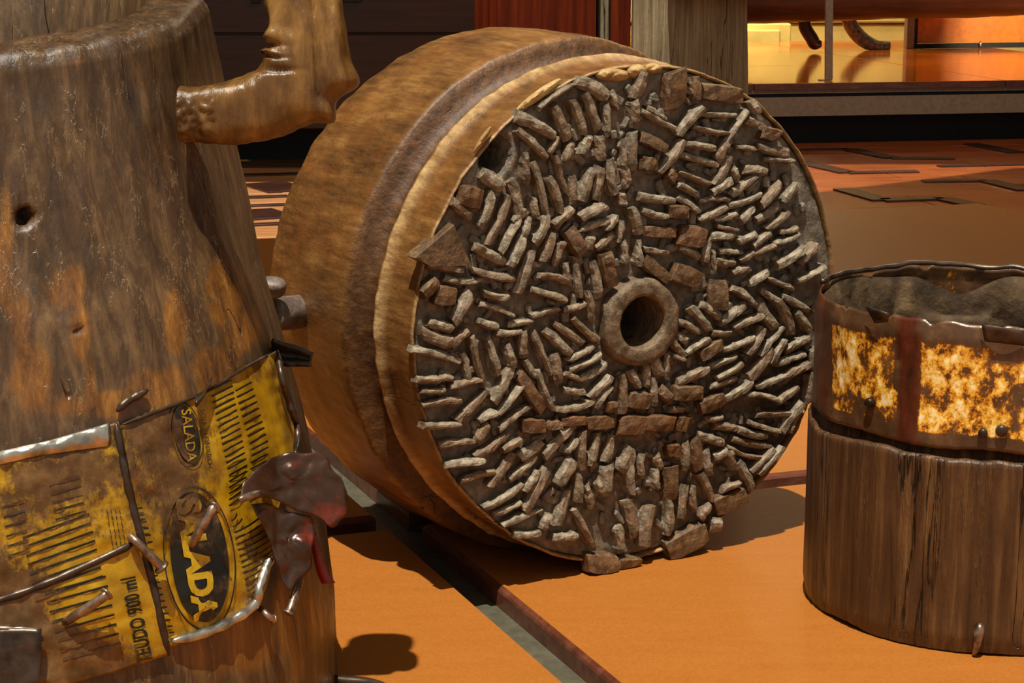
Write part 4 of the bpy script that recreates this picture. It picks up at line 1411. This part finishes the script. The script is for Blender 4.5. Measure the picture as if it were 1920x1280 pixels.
WEAR = [(110, 900, 90, 40, .16), (60, 960, 70, 70, .10), (280, 800, 70, 40, .12), (260, 860, 70, 50, .06), (90, 1240, 110, 60, .5), (20, 1120, 70, 60, .35), (200, 1250, 60, 40, .2), (330, 960, 50, 60, .12), (300, 900, 60, 50, .03), (160, 860, 60, 40, .2),
        (450, 760, 40, 40, .05), (480, 690, 30, 30, .08)]
CLEAN = [(340, 800, 25, 60, .08), (150, 1050, 100, 60, .06), (250, 1100, 40, 70, .16), (380, 1080, 90, 110, .12), (460, 1000, 60, 90, .07), (520, 780, 40, 60, .10), (60, 1010, 60, 40, .05), (420, 830, 60, 60, .05)]


def wear(u, v):
    s = 0.0
    for (a, b, c, d, k) in WEAR:
        s += k * math.exp(-((u - a) / c) ** 2 - ((v - b) / d) ** 2)
    for (a, b, c, d, k) in CLEAN:
        s -= k * math.exp(-((u - a) / c) ** 2 - ((v - b) / d) ** 2)
    return s


def coons(top, bot, left, right, nu, nv):
    out = []
    c00, c10, c01, c11 = map(lambda p: np.array(p, float), (top[0], top[-1], bot[0], bot[-1]))
    for j in range(nv):
        b = j / (nv - 1)
        for i in range(nu):
            a = i / (nu - 1)
            p = (1 - b) * poly_at(top, a) + b * poly_at(bot, a) + (1 - a) * poly_at(left, b) + a * poly_at(right, b)
            p -= (1 - a) * (1 - b) * c00 + a * (1 - b) * c10 + (1 - a) * b * c01 + a * b * c11
            out.append((p[0], p[1], a, b))
    return out


def sheet(name, top, bot, left, right, nu, nv, m, off=lambda u, v, a, b: 0.0, parent=None, thick=0.0009):
    V, W = [], []
    for (u, v, a, b) in coons(top, bot, left, right, nu, nv):
        V.append(on_trunk(u, v, crumple(u, v) + off(u, v, a, b)))
        W.append(wear(u, v))
    o = mesh_obj(name, V, grid_faces(nu, nv), m, parent or mortar, True, None, {'wear': W})
    s = o.modifiers.new('thickness', 'SOLIDIFY')
    s.thickness = thick
    s.offset = 0
    return o


tin_l = sheet('tin_sheet', [(-160, 880), (-60, 866), (0, 852), (90, 832), (150, 815), (222, 790)], [(-160, 1330), (0, 1320), (150, 1280), (230, 1256), (318, 1226)],
              [(-160, 880), (-160, 1330)], [(222, 790), (238, 880), (258, 975), (285, 1080), (318, 1226)], 90, 80, M['yellow'],
              lambda u, v, a, b: 0.0016 * max(0, (a - 0.93) / 0.07))
tin_r = sheet('tin_sheet', [(226, 796), (300, 768), (380, 736), (430, 706), (470, 682), (520, 656)], [(316, 1214), (380, 1192), (440, 1164), (480, 1138), (500, 1100), (512, 1050)],
              [(226, 796), (240, 880), (260, 975), (288, 1080), (316, 1214)], [(520, 656), (532, 720), (548, 775), (558, 810), (552, 852), (520, 960), (512, 1050)], 70, 90, M['yellow'],
              lambda u, v, a, b: -0.0015 + 0.007 * max(0, (a - 0.86) / 0.14) ** 1.5 * max(0.15, 1 - b * 1.3))
# silver folded edge at the top of the left sheet
sheet('folded_edge', [(-160, 876), (0, 846), (90, 826), (150, 809), (206, 792)], [(-160, 905), (0, 872), (60, 858), (130, 848), (206, 838)],
      [(-160, 876), (-160, 905)], [(206, 792), (206, 838)], 60, 10, M['bare_tin'], lambda u, v, a, b: 0.0024 + 0.0035 * math.sin(b * math.pi) - 0.002 * b + 0.0015 * fbm(u * .04, v * .06, 1), tin_l, 0.0006)


def bead(name, pts, rad, m, off, parent, n=40, nn=10):
    S = spline(pts, n)
    P = [on_trunk(u, v, crumple(u, v) + off) for u, v in S]
    rr = [rad * (1 + 0.25 * nz(i * .35, 1, 2)) * min(1, 0.35 + min(i, n - 1 - i) * 0.25) for i in range(n)]
    return MB().tube(P, rr, nn).build(name, m, parent, True)


bead('seam_bead', [(-120, 1150), (0, 1124), (90, 1092), (180, 1052), (256, 1016)], 0.0034, M['dark_tin'], 0.0, tin_l)
bead('seam_edge', [(217, 792), (228, 850), (243, 925), (262, 1000), (290, 1110), (316, 1228)], 0.0036, M['dark_tin'], 0.0012, tin_l, 50)
bead('folded_edge', [(322, 1202), (385, 1186), (440, 1160), (478, 1132), (487, 1100), (500, 1062), (510, 1044)], 0.0046, M['bare_tin'], 0.002, tin_r, 50)
bead('folded_edge', [(226, 797), (300, 769), (380, 737), (430, 707), (470, 683), (520, 657)], 0.0016, M['dark_tin'], 0.0005, tin_r, 50)
bead('folded_edge', [(520, 656), (530, 715), (546, 768), (558, 806), (554, 852)], 0.0032, M['dark_tin'], 0.008, tin_r, 40)
bead('lifted_tab', [(219, 771), (236, 754), (256, 742), (277, 731)], 0.0035, M['dark_tin'], 0.001, tin_r, 20)
# curled torn tab at the top edge
V = []
for i in range(8):
    for j in range(6):
        a, b = i / 7, j / 5
        u = 366 + 30 * a + 2 * b
        v = 746 - 36 * a * a + (14 + 8 * (1 - a)) * b * (1 - a * .9) - 4
        V.append(on_trunk(u, v, 0.006 + 0.012 * math.sin(b * math.pi * .8) * (1 - 0.3 * a)))
t_ = mesh_obj('torn_tab', V, [[j + i * 6, j + 1 + i * 6, j + 7 + i * 6, j + 6 + i * 6] for i in range(7) for j in range(5)], M['dark_tin'], tin_r)
t_.modifiers.new('thickness', 'SOLIDIFY').thickness = 0.0009
# dark scrap of tin at the lower left
V = []
for j in range(14):
    for i in range(18):
        a, b = i / 17, j / 13
        u = -120 + (78 + 120) * a
        v = 1178 + 120 * b
        if b > .4:
            u -= 14 * a * (b - .4)
        V.append(on_trunk(u, v, crumple(u, v) + 0.004 + 0.004 * b + 0.003 * a ** 4 * 2))
t_ = mesh_obj('tin_scrap', V, grid_faces(18, 14), M['dark_tin'], mortar)
t_.modifiers.new('thickness', 'SOLIDIFY').thickness = 0.001
bead('scrap_edge', [(-100, 1176), (0, 1177), (40, 1178), (78, 1180)], 0.0016, M['bare_tin'], 0.005, t_, 20)


# ---- print: stripes, ovals and lettering laid on the tin
def decal(name, polys, m, parent, lift=0.0013):
    V, Fc, W = [], [], []
    for P in polys:
        b = len(V)
        for (u, v) in P:
            V.append(on_trunk(u, v, crumple(u, v) + lift))
            W.append(wear(u, v))
        Fc.append(list(range(b, b + len(P))))
    o = mesh_obj(name, V, Fc, m, parent, False, None, {'wear': W})
    return tag(o, kind='stuff') if 'stripes' in name or 'small' in name else o


def stripe(u0, v0, u1, v1, wd, segs=3, bow=0.0):
    e = np.array([u1 - u0, v1 - v0], float)
    L = np.linalg.norm(e)
    n = np.array([-e[1], e[0]]) / L * wd / 2
    out = []
    for i in range(segs):
        a, b = i / segs, (i + 1) / segs
        p = np.array([u0, v0]) + e * a + n / (wd / 2) * bow * (4 * a * (1 - a))
        q = np.array([u0, v0]) + e * b + n / (wd / 2) * bow * (4 * b * (1 - b))
        out.append([tuple(p - n), tuple(q - n), tuple(q + n), tuple(p + n)])
    return out


def stripes_l():
    S = []
    c = lambda x, y: (x / 2.4618, 760 + y / 2.4618)
    for k in range(5):
        y = 345 + k * 40
        S += stripe(*c(225 + k * 8, y + 22), *c(365 + k * 8, y - 18), 3.6)
    for k in range(8):
        y = 520 + k * 41
        S += stripe(*c(105 + k * 8, y + 92), *c(412 + k * 9, y - 20), 4.0, 5)
    for k in range(8):
        y = 800 + k * 44
        S += stripe(*c(205 + k * 12, y + 66), *c(488 + k * 10, y - 12), 4.0, 5)
    for k in range(6):
        y = 440 + k * 45
        S += stripe(*c(10 + k * 6, y + 30), *c(110 + k * 5, y), 3.4)
    return S


def stripes_r():
    S = []
    c = lambda x, y: (200 + x / 2.3694, 700 + y / 2.3694)
    for k in range(20):
        S += stripe(*c(460 + k * 6 - max(0, k - 14) * 6, 75 + k * 27), *c(555 + k * 5 - max(0, k - 14) * 8, 28 + k * 27), 3.2)
    for k in range(17):
        S += stripe(*c(572 + k * 8 - max(0, k - 9) * 10, 78 + k * 29), *c(645 + k * 8 - max(0, k - 9) * 10, 38 + k * 29), 3.2)
    for k in range(15):
        x1 = 740 - abs(k - 8) ** 2 * 1.6
        S += stripe(*c(555 + k * 6, 655 + k * 26), *c(x1 - 60 if k < 2 else x1, 590 + k * 24 + (30 if k < 2 else 0)), 3.4, 5, 2.5)
    for k in range(6):
        S += stripe(*c(135 + k * 9, 600 + k * 30), *c(160 + k * 9, 597 + k * 30), 3.4)
    for k in range(11):
        S += stripe(*c(205 + k * 8, 900 + k * 28), *c(228 + k * 8, 897 + k * 28), 3.2)
    return S


decal('printed_stripes', stripes_l(), M['black_print'], tin_l)
decal('printed_stripes', stripes_r(), M['black_print'], tin_r)


def oval(cu, cv, a, b, ang, r0, r1, n=72, rings=6):
    """polygons of an oval ring; long half axis b along direction ang"""
    d = np.array([math.cos(ang), math.sin(ang)])
    e = np.array([-d[1], d[0]])

    def p(t, s):
        return tuple(np.array([cu, cv]) + d * b * s * math.cos(t) + e * a * s * math.sin(t))
    out = []
    for j in range(rings):
        s0, s1 = r0 + (r1 - r0) * j / rings, r0 + (r1 - r0) * (j + 1) / rings
        for k in range(n):
            t0, t1 = 2 * math.pi * k / n, 2 * math.pi * (k + 1) / n
            out.append([p(t0, s0), p(t1, s0), p(t1, s1), p(t0, s1)])
    return out


OA = math.atan2(236, 26)
decal('printed_oval', oval(374, 1045, 54, 122, OA, 0.02, 1.0), M['black_print'], tin_r, 0.0012)
decal('printed_oval_line', oval(374, 1047, 67, 137, OA, 0.965, 1.0, 72, 1), M['black_print'], tin_r, 0.0012)
decal('printed_oval', oval(350, 813, 23, 55, OA - .1, 0.02, 1.0, 48, 4), M['black_print'], tin_r, 0.0012)
decal('printed_oval_line', oval(350, 813, 29, 62, OA - .1, 0.95, 1.0, 48, 1), M['black_print'], tin_r, 0.0012)


def lettering(name, txt, p0, p1, height, flip, m, parent, lift, bold=0.0, condense=None):
    """text whose baseline runs p0 -> p1; flip=+1: letter tops to the left of the direction (seen on the picture, y down)"""
    cu = bpy.data.curves.new('text', 'FONT')
    cu.body = txt
    cu.size = 1.0
    cu.offset = bold
    cu.resolution_u = 3
    o = bpy.data.objects.new('text', cu)
    COL.objects.link(o)
    dg = bpy.context.evaluated_depsgraph_get()
    me = o.evaluated_get(dg).to_mesh()
    vs_ = np.array([v.co[:2] for v in me.vertices])
    fs = [list(p.vertices) for p in me.polygons]
    o.evaluated_get(dg).to_mesh_clear()
    bpy.data.objects.remove(o)
    bpy.data.curves.remove(cu)
    mn_, mx = vs_.min(0), vs_.max(0)
    p0, p1 = np.array(p0, float), np.array(p1, float)
    d = p1 - p0
    up = np.array([d[1], -d[0]]) / np.linalg.norm(d) * height
    V, W = [], []
    for (x, y) in vs_:
        a = (x - mn_[0]) / (mx[0] - mn_[0])
        b = y / 0.70
        q = p0 + d * a + up * b
        V.append(on_trunk(q[0], q[1], crumple(*q) + lift))
        W.append(wear(*q))
    return mesh_obj(name, V, fs, m, parent, False, None, {'wear': W})


lettering('lettering', 'SALADA', (331, 936), (368, 1166), 42, 1, M['yellow_print'], tin_r, 0.0020, 0.055)
lettering('lettering', 'SALADA', (340, 768), (352, 866), 18, 1, M['yellow_print'], tin_r, 0.0020, 0.01)
lettering('lettering', 'SOJA REFINADO', (375, 768), (390, 872), 9, 1, M['black_print'], tin_r, 0.0016)
lettering('lettering', 'TEUDO 900 ml', (287, 1240), (253, 1080), 28, 1, M['black_print'], tin_l, 0.0016, 0.02)
tiny = []
for k in range(5):
    for i in range(9):
        u, v = 245 + k * 14 + i * 2.2, 822 + i * 13 + k * 3
        tiny += stripe(u, v, u + 1.6, v + 7, 1.5, 1)
for k in range(4):
    for i in range(7):
        u, v = 200 + k * 8 + i * 2.0, 955 + i * 12
        tiny += stripe(u, v, u + 1.4, v + 7, 1.6, 1)
# (illegible small print appears as fine dashes)
decal('small_print', tiny, M['black_print'], tin_r)


# ---- nails bent over the tin
def nail(pts, rad, head, offs, parent=None):
    """pts px from the point in the wood to the head"""
    P = [on_trunk(u, v, o) for (u, v), o in zip(pts, offs)]
    S = spline(P, 16)
    r = [rad * (0.8 + 0.2 * i / 15) for i in range(16)]
    mb = MB().tube(S, r, 12)
    if head:
        t = S[-1] - S[-2]
        t /= np.linalg.norm(t)
        mb.tube([S[-1] - t * 0.001, S[-1], S[-1] + t * 0.0016, S[-1] + t * 0.002], [rad * 1.1, rad * head, rad * head, rad * head * .7], 14)
    return mb.build('nail', M['nail'], mortar, True)


nail([(243, 1004), (250, 1010), (272, 1032), (296, 1056), (302, 1062)], 0.0042, 1.7, [-0.004, 0.012, 0.016, 0.016, 0.016])
nail([(356, 1028), (362, 1016), (378, 988), (396, 958), (400, 952)], 0.0045, 1.5, [-0.003, 0.008, 0.018, 0.024, 0.024])
nail([(119, 1168), (128, 1162), (160, 1142), (192, 1120), (199, 1114)], 0.0046, 1.35, [-0.003, 0.008, 0.018, 0.024, 0.024])
nail([(448, 938), (456, 934), (474, 928), (494, 922), (500, 918)], 0.0042, 0, [0.02, 0.022, 0.022, 0.016, 0.004])
nail([(566, 1062), (564, 1080), (556, 1106), (546, 1138), (542, 1148)], 0.0043, 1.5, [0.0, 0.016, 0.022, 0.026, 0.026])
nail([(488, 1140), (496, 1148), (504, 1156), (512, 1160)], 0.0035, 1.2, [0.0, 0.008, 0.012, 0.012])


# ---- crumpled dark red tin flap nailed over the right side
def crumpled(name, outline, ctr, depth_fn, m, parent, rings=10, n=64, amp=0.004):
    OL = np.array([poly_at(outline + [outline[0]], k / n) for k in range(n)])
    V = []
    for j in range(rings + 1):
        f = max(0.02, j / rings)
        for k in range(n):
            q = np.array(ctr) + (OL[k] - np.array(ctr)) * f
            if j == rings:
                q += 1.6 * np.array([nz(k * .6, 1, 1), nz(k * .6, 5, 1)])
            y = depth_fn(q[0], q[1]) - amp * (0.6 * abs(nz(q[0] * .022, q[1] * .022, 2)) + 0.25 * abs(nz(q[0] * .05, q[1] * .05, 4)))
            V.append(at(q[0], q[1], y))
    o = mesh_obj(name, V, grid_faces(n, rings + 1, True), m, parent)
    s = o.modifiers.new('thickness', 'SOLIDIFY')
    s.thickness = 0.001
    return o


def side_depth(u, v):
    P = on_trunk(min(u, 520), v, 0.020)
    return P[1] + max(0, u - 520) * 0.0002


flap = crumpled('tin_flap', [(450, 940), (455, 908), (478, 880), (510, 858), (545, 846), (572, 850), (596, 847), (615, 856), (622, 880), (640, 895), (652, 925), (650, 960), (632, 985), (622, 992), (604, 972), (580, 962), (552, 955), (520, 938), (500, 930), (470, 938)],
                (550, 900), side_depth, M['red_tin'], mortar, amp=0.010)
flap['label'] = 'crumpled dark red-brown tin flap nailed on the right side'
fold = crumpled('tin_fold', [(472, 945), (500, 942), (530, 955), (560, 962), (585, 968), (590, 1000), (584, 1040), (586, 1062), (572, 1078), (556, 1092), (545, 1110), (530, 1090), (518, 1050), (505, 1010), (488, 975)],
                (540, 1010), lambda u, v: side_depth(u, v) + 0.004, M['red_tin'], mortar, amp=0.012)
P = [at(u, v, 1.72) for u, v in ((586, 1000), (592, 1030), (600, 1060), (608, 1082), (616, 1094))]
S = spline(P, 14)
mb = MB()
V = []
for i, p in enumerate(S):
    wv = 0.003 + 0.0032 * (i / 13)
    V += [p + np.array([-wv, 0, 0]), p + np.array([wv, -.001, .001]), p + np.array([wv, .0015, .001]), p + np.array([-wv, .0025, 0])]
fix_normals(mesh_obj('hanging_strip', V, grid_faces(4, 14, True) + [[0, 1, 2, 3], [52, 53, 54, 55]], M['red_plastic'], mortar))
# strap end sticking out behind the tin's upper corner
V = []
outl = [(508, 640), (530, 648), (556, 655), (585, 668)]
outb = [(512, 672), (535, 680), (560, 680), (584, 680)]
top_, bot_ = spline(outl, 16), spline(outb, 16)
for i in range(16):
    for b in range(5):
        q = top_[i] + (bot_[i] - top_[i]) * b / 4
        V.append(at(q[0], q[1], 1.80 + 0.012 * math.sin(b / 4 * math.pi) + 0.002 * nz(i * .4, b, 1)))
t_ = mesh_obj('strap', V, grid_faces(5, 16), M['strap'], mortar)
t_.modifiers.new('thickness', 'SOLIDIFY').thickness = 0.004

# dark metal hoop lying at the platform's near edge of the picture
hp_ = [at_z(u, v, 0.006) for u, v in ((560, 1268), (610, 1273), (650, 1276), (690, 1280), (720, 1290), (730, 1305))]
hoop = MB().tube(spline(hp_, 24), 0.0055, 12).build('metal_rod', M['dark_tin'], None, True, hp_[2])
tag(hoop, 'dark bent metal rod on orange platform at foot of the mortar', 'rod')
